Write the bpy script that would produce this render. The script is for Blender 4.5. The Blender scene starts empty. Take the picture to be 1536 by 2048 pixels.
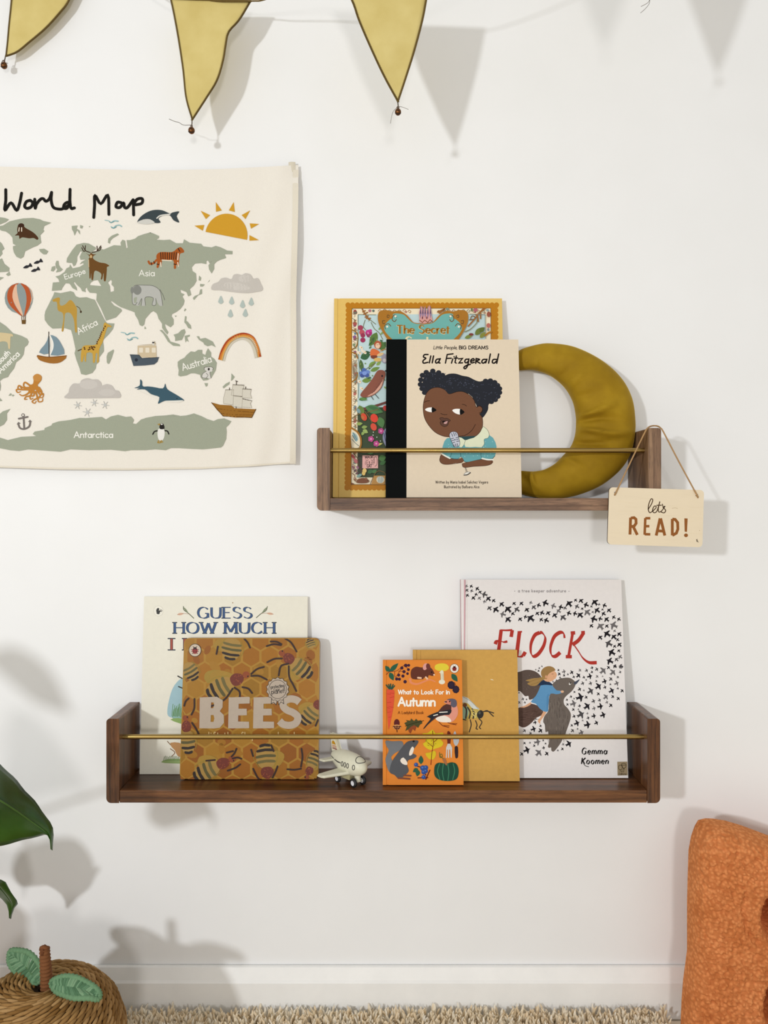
import bpy, math, random
from mathutils import Vector, Matrix, noise
from mathutils.geometry import tessellate_polygon

# ------------------------------------------------------------------ camera, light, exposure
D, S, ZC, CX, CY = 1.30, 0.0008, 0.826, 768.0, 1003.0     # wall distance, metres per px on the wall, lens height
scn = bpy.context.scene
cam = bpy.data.cameras.new('camera'); cam_o = bpy.data.objects.new('camera', cam)
scn.collection.objects.link(cam_o); scn.camera = cam_o
cam_o.location = (0, -D, ZC); cam_o.rotation_euler = (math.pi/2, 0, 0)
cam.sensor_fit = 'HORIZONTAL'; cam.sensor_width = 36.0
cam.lens = 36.0*(D/S)/1536.0
cam.shift_y = -(1024.0-CY)/1536.0
cam.clip_start = 0.02

world = bpy.data.worlds.new('room_light'); scn.world = world; world.use_nodes = True
WB = world.node_tree.nodes['Background']
WB.inputs[0].default_value = (1.0, 0.985, 0.935, 1); WB.inputs[1].default_value = 0.58

def lamp(name, loc, target, size, power, col):
    l = bpy.data.lights.new(name, 'AREA'); l.shape = 'DISK'; l.size = size; l.energy = power; l.color = col
    o = bpy.data.objects.new(name, l); scn.collection.objects.link(o)
    o.location = loc; o.rotation_euler = (Vector(target)-Vector(loc)).to_track_quat('-Z', 'Y').to_euler()
    return o
lamp('left_lamp', (-1.86, -3.15, ZC+0.47), (0.0, 0, ZC), 0.19, 46.0, (0.94, 0.97, 1.0))  # compact source left of the camera, out of view, placed from cast shadows
lamp('rear_lamp', (0.24, -3.20, ZC+0.01), (0.1, 0, ZC), 0.34, 15.5, (1.0, 0.97, 0.95))  # softer source behind the camera at lens height, placed from cast shadows

scn.view_settings.view_transform = 'Standard'; scn.view_settings.look = 'None'
scn.view_settings.gamma = 1.0; scn.view_settings.use_curve_mapping = False
scn.view_settings.exposure = 0.05

# ------------------------------------------------------------------ helpers
def P(px, py, d):
    k = (D-d)/D
    return Vector(((px-CX)*S*k, -d, ZC-(py-CY)*S*k))
def lin1(c): return c/12.92 if c <= 0.04045 else ((c+0.055)/1.055)**2.4
def lin(h):
    h = h.lstrip('#')
    return tuple(lin1(int(h[i:i+2], 16)/255.0) for i in (0, 2, 4))
def link(o, parent=None):
    scn.collection.objects.link(o)
    if parent is not None: o.parent = parent
    return o
def tag(o, label, cat, group=None, kind=None):
    o['label'] = label
    o['category'] = cat
    if group: o['group'] = group
    if kind: o['kind'] = kind
    return o
def thing(name, loc, label, cat, rot=(0, 0, 0), group=None):
    o = bpy.data.objects.new(name, None); link(o); o.empty_display_size = 0.02
    o.location = loc; o.rotation_euler = rot
    return tag(o, label, cat, group)

class MB:
    def __init__(s): s.v = []; s.f = []; s.c = []
    def add(s, vs, fs, col=(1, 1, 1)):
        b = len(s.v); s.v += [tuple(v) for v in vs]; s.c += [col]*len(vs)
        s.f += [tuple(b+i for i in f) for f in fs]
    def box(s, x0, x1, y0, y1, z0, z1, col=(1, 1, 1)):
        v = [(x0,y0,z0),(x1,y0,z0),(x1,y1,z0),(x0,y1,z0),(x0,y0,z1),(x1,y0,z1),(x1,y1,z1),(x0,y1,z1)]
        s.add(v, [(0,3,2,1),(4,5,6,7),(0,1,5,4),(1,2,6,5),(2,3,7,6),(3,0,4,7)], col)
    def grid(s, fn, nu, nv, col=(1, 1, 1), cu=False, cv=False):
        """fn(i, j) -> point; cu/cv close the grid"""
        vs = [fn(i, j) for i in range(nu) for j in range(nv)]
        fs = []
        for i in range(nu if cu else nu-1):
            for j in range(nv if cv else nv-1):
                i2, j2 = (i+1) % nu, (j+1) % nv
                fs.append((i*nv+j, i2*nv+j, i2*nv+j2, i*nv+j2))
        s.add(vs, fs, col)
    def tube(s, pts, r, n=8, col=(1, 1, 1), cap=True, closed=False):
        pts = [Vector(p) for p in pts]; m = len(pts)
        rr = r if isinstance(r, (list, tuple)) else [r]*m
        up = None; rings = []
        for i, p in enumerate(pts):
            a = pts[(i-1) % m] if (closed or i > 0) else p
            b = pts[(i+1) % m] if (closed or i < m-1) else p
            t = (b-a).normalized()
            if up is None:
                up = t.orthogonal().normalized()
            up = (up - t*up.dot(t)).normalized(); sd = t.cross(up)
            rings.append([p+(up*math.cos(2*math.pi*k/n)+sd*math.sin(2*math.pi*k/n))*rr[i] for k in range(n)])
        vs = [v for g in rings for v in g]; fs = []
        for i in range(m if closed else m-1):
            j = (i+1) % m
            for k in range(n):
                k2 = (k+1) % n
                fs.append((i*n+k, i*n+k2, j*n+k2, j*n+k))
        if cap and not closed:
            fs.append(tuple(range(n-1, -1, -1))); fs.append(tuple((m-1)*n+k for k in range(n)))
        s.add(vs, fs, col)
    def lathe(s, prof, n=32, col=(1, 1, 1), axis='z', c=(0, 0, 0)):
        vs = []; m = len(prof)
        for k in range(n):
            a = 2*math.pi*k/n
            for r, h in prof:
                if axis == 'z': p = (r*math.cos(a), r*math.sin(a), h)
                elif axis == 'y': p = (r*math.cos(a), h, r*math.sin(a))
                else: p = (h, r*math.cos(a), r*math.sin(a))
                vs.append((p[0]+c[0], p[1]+c[1], p[2]+c[2]))
        fs = []
        for k in range(n):
            k2 = (k+1) % n
            for i in range(m-1): fs.append((k*m+i, k2*m+i, k2*m+i+1, k*m+i+1))
        s.add(vs, fs, col)
    def prism(s, poly, y0, y1, col=(1, 1, 1), side=None, holes=()):
        """outline in x,z extruded from y0 (front, towards the room) to y1"""
        loops = [list(poly)]+[list(h) for h in holes]
        flat = [p for l in loops for p in l]
        tris = tessellate_polygon([[Vector((p[0], p[1], 0)) for p in l] for l in loops])
        n = len(flat)
        s.add([(p[0], y0, p[1]) for p in flat], [tuple(t) for t in tris], col)
        s.add([(p[0], y1, p[1]) for p in flat], [tuple(reversed(t)) for t in tris], col)
        for l in loops:
            m = len(l)
            s.add([(p[0], y0, p[1]) for p in l]+[(p[0], y1, p[1]) for p in l],
                  [(i, (i+1) % m, m+(i+1) % m, m+i) for i in range(m)], side or col)
    def build(s, name, mat, parent=None, smooth=False, bevel=0, segs=2, colors=True, weld=False, angle=None):
        me = bpy.data.meshes.new(name); me.from_pydata(s.v, [], s.f)
        if colors:
            at = me.attributes.new('Col', 'FLOAT_COLOR', 'POINT')
            at.data.foreach_set('color', [x for c in s.c for x in (c[0], c[1], c[2], 1.0)])
        if smooth: me.polygons.foreach_set('use_smooth', [True]*len(me.polygons))
        if isinstance(mat, (list, tuple)):
            for m in mat: me.materials.append(m)
        else: me.materials.append(mat)
        me.update()
        if angle is not None: me.set_sharp_from_angle(angle=angle)
        o = bpy.data.objects.new(name, me); link(o, parent)
        if bevel:
            b = o.modifiers.new('bevel', 'BEVEL'); b.width = bevel; b.segments = segs; b.limit_method = 'ANGLE'; b.angle_limit = 0.6
        return o

def rrect(x0, x1, z0, z1, r, n=5):
    """rounded rectangle outline; r = one radius or (bl, br, tr, tl)"""
    if not isinstance(r, (list, tuple)): r = (r,)*4
    out = []
    for (cx, cz, q, a0) in ((x0, z0, r[0], 180), (x1, z0, r[1], 270), (x1, z1, r[2], 0), (x0, z1, r[3], 90)):
        ox = cx+q if cx == x0 else cx-q
        oz = cz+q if cz == z0 else cz-q
        if q <= 0: out.append((cx, cz)); continue
        for i in range(n+1):
            a = math.radians(a0+90*i/n)
            out.append((ox+q*math.cos(a), oz+q*math.sin(a)))
    return out

def catmull(pts, n=6, closed=False):
    pts = [tuple(map(float, p)) for p in pts]
    if len(pts) < 3: return pts
    out = []; m = len(pts)
    for i in range(m if closed else m-1):
        if closed: p0, p1, p2, p3 = pts[i-1], pts[i], pts[(i+1) % m], pts[(i+2) % m]
        else:
            p1, p2 = pts[i], pts[i+1]
            p0 = pts[i-1] if i > 0 else tuple(2*a-b for a, b in zip(p1, p2))
            p3 = pts[i+2] if i+2 < m else tuple(2*a-b for a, b in zip(p2, p1))
        for j in range(n):
            t = j/n
            out.append(tuple(0.5*((2*b)+(-a+c)*t+(2*a-5*b+4*c-e)*t*t+(-a+3*b-3*c+e)*t**3) for a, b, c, e in zip(p0, p1, p2, p3)))
    if not closed: out.append(pts[-1])
    return out

def interp(tab, x):
    if x <= tab[0][0]: return tab[0][1]
    for (a, b), (c, e) in zip(tab, tab[1:]):
        if x <= c: return b+(e-b)*(x-a)/(c-a)
    return tab[-1][1]

# ------------------------------------------------------------------ materials
def new_mat(name, rough=0.5, col=(0.8, 0.8, 0.8), metal=0.0, spec=0.5):
    m = bpy.data.materials.new(name); m.use_nodes = True
    nt = m.node_tree; b = nt.nodes['Principled BSDF']
    b.inputs['Roughness'].default_value = rough; b.inputs['Metallic'].default_value = metal
    b.inputs['Base Color'].default_value = (*col, 1); b.inputs['Specular IOR Level'].default_value = spec
    return m, nt, b
def nd(nt, t, **kw):
    n = nt.nodes.new(t)
    for k, v in kw.items(): setattr(n, k, v)
    return n
def coords(nt, scale, kind='Object'):
    tc = nd(nt, 'ShaderNodeTexCoord'); mp = nd(nt, 'ShaderNodeMapping')
    nt.links.new(tc.outputs[kind], mp.inputs[0]); mp.inputs['Scale'].default_value = scale
    return mp.outputs[0]
def noise_n(nt, vec, scale, detail=3, rough=0.5, dist=0.0):
    n = nd(nt, 'ShaderNodeTexNoise'); nt.links.new(vec, n.inputs['Vector'])
    n.inputs['Scale'].default_value = scale; n.inputs['Detail'].default_value = detail
    n.inputs['Roughness'].default_value = rough; n.inputs['Distortion'].default_value = dist
    return n
def ramp(nt, fac, stops):
    r = nd(nt, 'ShaderNodeValToRGB'); nt.links.new(fac, r.inputs[0])
    e = r.color_ramp.elements
    while len(e) < len(stops): e.new(0.5)
    for el, (p, c) in zip(e, stops): el.position = p; el.color = (*c, 1)
    return r.outputs[0]
def bump(nt, b, h, strength, dist=0.001):
    n = nd(nt, 'ShaderNodeBump'); nt.links.new(h, n.inputs['Height'])
    n.inputs['Strength'].default_value = strength; n.inputs['Distance'].default_value = dist
    nt.links.new(n.outputs[0], b.inputs['Normal']); return n
def mix(nt, fac, a, b_, mode='MIX'):
    m = nd(nt, 'ShaderNodeMix', data_type='RGBA', blend_type=mode)
    for sock, v in ((m.inputs[0], fac), (m.inputs[6], a), (m.inputs[7], b_)):
        if hasattr(v, 'is_output'): nt.links.new(v, sock)
        elif isinstance(v, tuple): sock.default_value = (*v, 1)
        else: sock.default_value = v
    return m.outputs[2]

def print_mat(name, rough=0.5, mottle=0.08, scale=90, bumps=0.0, bscale=600, spec=0.25):
    m, nt, b = new_mat(name, rough, spec=spec)
    at = nd(nt, 'ShaderNodeAttribute'); at.attribute_name = 'Col'
    v = coords(nt, (1, 1, 1)); n = noise_n(nt, v, scale, 5, 0.65)
    lo, hi = 1-mottle, 1+mottle
    g = ramp(nt, n.outputs[0], [(0.25, (lo,)*3), (0.75, (hi if hi <= 1 else 1.0,)*3)])
    nt.links.new(mix(nt, 1.0, at.outputs['Color'], g, 'MULTIPLY'), b.inputs['Base Color'])
    if bumps:
        n2 = noise_n(nt, v, bscale, 2); bump(nt, b, n2.outputs[0], bumps, 0.0006)
    return m
def plain(name, hexcol, rough=0.5, metal=0.0, mottle=0.1, scale=60, bumps=0.0, bscale=400, spec=0.5):
    c = lin(hexcol)
    m, nt, b = new_mat(name, rough, c, metal, spec)
    v = coords(nt, (1, 1, 1)); n = noise_n(nt, v, scale, 4, 0.6)
    lo = tuple(x*(1-mottle) for x in c); hi = tuple(min(1, x*(1+mottle)) for x in c)
    nt.links.new(ramp(nt, n.outputs[0], [(0.3, lo), (0.7, hi)]), b.inputs['Base Color'])
    if bumps:
        n2 = noise_n(nt, v, bscale, 3); bump(nt, b, n2.outputs[0], bumps, 0.0008)
    return m
def wood(name, dark, mid, light, vertical, pores=0.5, rough=0.42, seed=0.0):
    m, nt, b = new_mat(name, rough)
    tc = nd(nt, 'ShaderNodeTexCoord'); mp = nd(nt, 'ShaderNodeMapping'); nt.links.new(tc.outputs['Object'], mp.inputs[0])
    mp.inputs['Location'].default_value = (seed, seed*0.7, seed*1.3)
    mp.inputs['Scale'].default_value = (1, 1, 0.10) if vertical else (0.10, 1, 1)
    n1 = noise_n(nt, mp.outputs[0], 55, 4, 0.55, 0.6)
    n2 = noise_n(nt, mp.outputs[0], 520, 3, 0.6, 0.2)
    w = nd(nt, 'ShaderNodeTexWave', wave_type='BANDS', bands_direction='X' if vertical else 'Z')
    nt.links.new(mp.outputs[0], w.inputs['Vector']); w.inputs['Scale'].default_value = 38
    w.inputs['Distortion'].default_value = 9.0; w.inputs['Detail'].default_value = 2.5; w.inputs['Detail Scale'].default_value = 0.7
    base = ramp(nt, n1.outputs[0], [(0.28, dark), (0.5, mid), (0.74, light)])
    ring = ramp(nt, w.outputs['Fac'], [(0.0, (0.58, 0.53, 0.48)), (0.35, (1, 1, 1))])
    c1 = mix(nt, 0.75, base, ring, 'MULTIPLY')
    pr = ramp(nt, n2.outputs[0], [(0.36, (0.42, 0.40, 0.38)), (0.52, (1, 1, 1))])
    nt.links.new(mix(nt, pores, c1, pr, 'MULTIPLY'), b.inputs['Base Color'])
    bump(nt, b, n2.outputs[0], 0.18, 0.0004)
    return m

# ------------------------------------------------------------------ the setting
def wall_material():
    m, nt, b = new_mat('white_wall_paint', 0.55, (0.86, 0.86, 0.855))
    v = coords(nt, (1, 1, 1)); n = noise_n(nt, v, 260, 4, 0.6)
    n2 = noise_n(nt, v, 9, 3, 0.5)
    nt.links.new(ramp(nt, n2.outputs[0], [(0.3, (0.85, 0.85, 0.845)), (0.7, (0.87, 0.87, 0.868))]), b.inputs['Base Color'])
    bump(nt, b, n.outputs[0], 0.10, 0.0006)
    return m
WALL = wall_material()
mb = MB(); mb.box(-2.2, 2.2, 0, 0.12, -0.02, 2.5)
w = mb.build('wall_back', WALL); tag(w, 'white painted wall behind the shelves', 'wall', kind='structure')
mb = MB(); mb.box(-2.2, 2.2, -3.6, 0.0, -0.06, 0.0)
o = mb.build('floor', plain('floor_boards', '#b8ab98', 0.5)); tag(o, 'pale floor under the rug', 'floor', kind='structure')
mb = MB()
prof = [(-0.0012, 0.0), (-0.016, 0.0), (-0.016, 0.064), (-0.0135, 0.068), (-0.0075, 0.0845), (-0.006, 0.0862), (-0.0012, 0.0862)]
n = len(prof)
mb.add([(x, y, z) for x in (-2.2, 2.2) for y, z in prof], [(i, (i+1) % n, n+(i+1) % n, n+i) for i in range(n)] + [tuple(range(n)), tuple(range(2*n-1, n-1, -1))])
o = mb.build('baseboard_back', plain('baseboard_paint', '#f0efec', 0.42, 0, 0.03, 20), bevel=0.0012, segs=2)
tag(o, 'white painted wooden baseboard with bevelled top', 'baseboard', kind='structure')

# ------------------------------------------------------------------ wall shelves with brass rails
BRASS, nt, b = new_mat('brushed_brass', 0.30, lin('#a58a52'), 1.0)
v = coords(nt, (0.05, 1, 1)); nn = noise_n(nt, v, 900, 2); bump(nt, b, nn.outputs[0], 0.15, 0.0003)
SD = 0.1002        # shelf depth
def shelf(name, label, xl, xr, zb, zt, zdeck, rail_z, mats):
    mside, mdeck = mats
    root = thing(name, ((xl+xr)/2, 0, zb), label, 'shelf')
    hw = (xr-xl)/2; T = 0.0190; ht = zt-zb
    for sgn in (-1, 1):
        mb = MB()
        a, c = (-hw, -hw+T) if sgn < 0 else (hw-T, hw)
        rad = (0.007, 0.0, 0.0, 0.005) if sgn < 0 else (0.0, 0.007, 0.005, 0.0)
        # vertical end board, outer corners eased
        outline = rrect(a, c, 0, ht, rad)
        mb.prism(outline, -SD, -0.0004)
        mb.build('side_panel', mside, root, bevel=0.0034, segs=4)
    mb = MB(); mb.box(-hw+T+0.0002, hw-T-0.0002, -SD+0.0006, -0.0004, 0.0002, zdeck-zb)
    mb.build('bottom_board', mdeck, root, bevel=0.0007, segs=2)
    mb = MB(); mb.tube([(-hw+T-0.006, -0.0805, rail_z-zb), (-hw+T, -0.0805, rail_z-zb), (hw-T, -0.0805, rail_z-zb), (hw-T+0.006, -0.0805, rail_z-zb)], 0.0036, 16)
    r = mb.build('rail', BRASS, root, smooth=True, angle=0.8); r['label'] = 'round brass rail'
    return root
UZD, LZD = ZC+0.0050, ZC-0.4268
walnut_grey = [wood('grey_walnut_upright', lin('#5e4432'), lin('#86664c'), lin('#a88665'), True, 0.55, 0.5, 0.31),
               wood('grey_walnut_board', lin('#553b2a'), lin('#7a5a43'), lin('#9a775b'), False, 0.6, 0.5, 1.7)]
walnut_red = [wood('red_walnut_upright', lin('#3a210f'), lin('#613a1d'), lin('#885a34'), True, 0.5, 0.34, 2.2),
              wood('red_walnut_board', lin('#37200e'), lin('#60391b'), lin('#8a5a32'), False, 0.5, 0.34, 3.9)]
shelf('wall_shelf', 'short greyish walnut wall shelf with brass rail, higher of the two', -0.0990, 0.4093, ZC-0.0135, ZC+0.1087, UZD, ZC+0.0768, walnut_grey)
shelf('wall_shelf', 'long red-brown walnut wall shelf with brass rail, lower of the two', -0.4100, 0.4078, ZC-0.4453, ZC-0.3208, LZD, ZC-0.3530, walnut_red)
# ------------------------------------------------------------------ printed artwork: flat coloured shapes laid on a surface
def _side(a, b, p): return (b[0]-a[0])*(p[1]-a[1])-(b[1]-a[1])*(p[0]-a[0])
def inside(c, p): return all(_side(c[i], c[(i+1) % len(c)], p) >= 0 for i in range(len(c)))
def clip_poly(q, c):
    for i in range(len(c)):
        a, b = c[i], c[(i+1) % len(c)]; out = []
        for j in range(len(q)):
            p, r = q[j-1], q[j]; sp, sr = _side(a, b, p), _side(a, b, r)
            if (sp >= 0) != (sr >= 0):
                t = sp/(sp-sr); out.append((p[0]+(r[0]-p[0])*t, p[1]+(r[1]-p[1])*t))
            if sr >= 0: out.append(r)
        q = out
        if len(q) < 3: return []
    return q
class Art:
    def __init__(s): s.items = []; s.lay = 0; s.sub = 0; s.hold = False; s.clip = None; s.view(0, 0, 1536)
    def view(s, x0, y0, x1, w=1536.0): s.o = (x0, y0); s.k = (x1-x0)/w; return s
    def _t(s, p): return (s.o[0]+p[0]*s.k, s.o[1]+p[1]*s.k)
    def up(s):
        if s.hold: s.sub = s.sub % 3+1
        else: s.lay = int(s.lay)+1; s.sub = 0
    @property
    def z(s): return int(s.lay)+s.sub*0.24
    def poly(s, pts, col, smooth=0, holes=()):
        s.up()
        if smooth: pts = catmull(pts, smooth, True)
        s.items.append(('p', [s._t(p) for p in pts], lin(col) if isinstance(col, str) else col, s.z, [[s._t(p) for p in h] for h in holes]))
    def quad(s, q, col): s.items.append(('q', [s._t(p) for p in q], col, s.z, ()))
    def ell(s, cx, cy, rx, ry=None, col='#000000', rot=0, n=18):
        ry = rx if ry is None else ry; a = math.radians(rot); ca, sa = math.cos(a), math.sin(a); pts = []
        for i in range(n):
            t = 2*math.pi*i/n; x, y = rx*math.cos(t), ry*math.sin(t)
            pts.append((cx+x*ca-y*sa, cy+x*sa+y*ca))
        s.poly(pts, col)
    def leaf(s, x0, y0, x1, y1, w, col, n=7):
        """pointed oval from (x0,y0) to (x1,y1), full width w"""
        dx, dy = x1-x0, y1-y0; L = math.hypot(dx, dy) or 1; nx, ny = -dy/L, dx/L; a, b = [], []
        for i in range(n+1):
            t = i/n; h = w/2*math.sin(math.pi*t**0.85)
            a.append((x0+dx*t+nx*h, y0+dy*t+ny*h)); b.append((x0+dx*t-nx*h, y0+dy*t-ny*h))
        s.poly(a+b[::-1][1:-1], col)
    def stroke(s, pts, w, col, smooth=5, closed=False, taper=None, nib=None, cap=True):
        s.up(); col = lin(col) if isinstance(col, str) else col
        corner = not smooth or len(pts) < 3
        if closed and corner: pts = list(pts)+[pts[0]]
        if not corner: pts = catmull(pts, smooth, closed)
        if closed and not corner: pts = pts+[pts[0]]
        m = len(pts)
        def wid(i, th):
            r = w/2
            if taper: r *= taper[0]+(taper[1]-taper[0])*i/max(1, m-1)
            if nib: r *= nib[1]+(1-nib[1])*abs(math.sin(th-math.radians(nib[0])))
            return r
        dirs = [math.atan2(b[1]-a[1], b[0]-a[0]) for a, b in zip(pts, pts[1:])]
        L, R, TH = [], [], []
        for i, p in enumerate(pts):
            if closed and i in (0, m-1): d1, d2 = dirs[-1], dirs[0]
            else: d1, d2 = dirs[max(0, i-1)], dirs[min(m-2, i)]
            th = math.atan2(math.sin(d1)+math.sin(d2), math.cos(d1)+math.cos(d2)); r = wid(i, th); TH.append(th)
            if corner: r /= max(0.45, abs(math.cos((d1-d2)/2)))
            nx, ny = -math.sin(th)*r, math.cos(th)*r
            L.append((p[0]+nx, p[1]+ny)); R.append((p[0]-nx, p[1]-ny))
        for i in range(m-1): s.quad([L[i], L[i+1], R[i+1], R[i]], col)
        if cap and not nib and not closed:
            for i, sg in ((0, math.pi), (m-1, 0.0)):
                r = wid(i, 0); th = TH[i]+sg
                pp = [(pts[i][0]+r*math.cos(th+q), pts[i][1]+r*math.sin(th+q)) for q in (-1.5708, -1.05, -.52, 0, .52, 1.05, 1.5708)]
                s.items.append(('p', [s._t(p) for p in pp], col, s.z, []))
    def strokes(s, lst, w, col, smooth=5, **kw):
        h = s.hold
        for i, p in enumerate(lst):
            if i == 1: s.hold = True
            s.stroke(p, w, col, smooth, **kw)
        s.hold = h
    def text(s, txt, x, y, h, col, w=None, width=None, nib=None, slant=0.0, rot=0.0, track=0.1, font=None, serif=0.0, ww=None):
        """baseline start (x, y), cap height h, stroke weight w, all in view units"""
        w = h*0.12 if w is None else w; font = font or FONT
        tot = 0.0; cells = []
        for ch in txt:
            if ch == ' ': cells.append((None, tot)); tot += 0.38; continue
            g = font.get(ch) or FONT[ch]; cells.append((g, tot)); tot += g[0]+track
        tot -= track; sx = (width/tot) if width else h
        ca, sa = math.cos(math.radians(rot)), math.sin(math.radians(rot))
        def tr(u, v):
            X, Y = u*sx+v*h*slant, -v*h
            return (x+X*ca-Y*sa, y+X*sa+Y*ca)
        hold = s.hold; s.up(); s.hold = True
        for g, off in cells:
            if not g: continue
            for sm, pts in g[1]:
                q = [tr(off+a, b) for a, b in pts]
                if len(pts) == 1: s.ell(q[0][0], q[0][1], w*0.62, None, col, 0, 10); continue
                closed = sm == 2
                s.stroke(q, w, col, 6 if sm else 0, closed=closed, nib=nib)
                if serif and not sm and abs(pts[0][0]-pts[-1][0]) < 0.3:
                    for (a, b) in (pts[0], pts[-1]):
                        if b in (0, 1) or abs(b-0.6) < 0.01: s.stroke([tr(off+a-serif, b), tr(off+a+serif, b)], w*0.4, col, 0)
        s.hold = hold
    def emit(s, mb, fn, eps=7e-6, maxlen=None):
        for kind, pts, col, lay, holes in s.items:
            off = eps*(lay+1)
            if kind == 'q' and not maxlen and not s.clip:
                mb.add([fn(p[0], p[1], off) for p in pts], [(0, 1, 2, 3)], col); continue
            loops = [pts]+[list(h) for h in holes]
            flat = [p for l in loops for p in l]
            tris = [(0, 1, 2), (0, 2, 3)] if kind == 'q' else tessellate_polygon([[Vector((p[0], p[1], 0)) for p in l] for l in loops])
            if maxlen:
                flat = list(flat); work = [tuple(t) for t in tris]; tris = []; cache = {}
                while work:
                    t = work.pop()
                    e = [(math.dist(flat[t[i]], flat[t[(i+1) % 3]]), i) for i in range(3)]
                    L, i = max(e)
                    if L <= maxlen: tris.append(t); continue
                    a, b, c = t[i], t[(i+1) % 3], t[(i+2) % 3]; key = (min(a, b), max(a, b))
                    if key not in cache:
                        cache[key] = len(flat); flat.append(((flat[a][0]+flat[b][0])/2, (flat[a][1]+flat[b][1])/2))
                    m = cache[key]; work += [(a, m, c), (m, b, c)]
            if s.clip and any(not inside(s.clip, p) for p in flat):
                for t in tris:
                    q = clip_poly([flat[i] for i in t], s.clip)
                    if len(q) > 2: mb.add([fn(p[0], p[1], off) for p in q], [tuple(range(len(q)))], col)
                continue
            mb.add([fn(p[0], p[1], off) for p in flat], [tuple(t) for t in tris], col)

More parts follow.
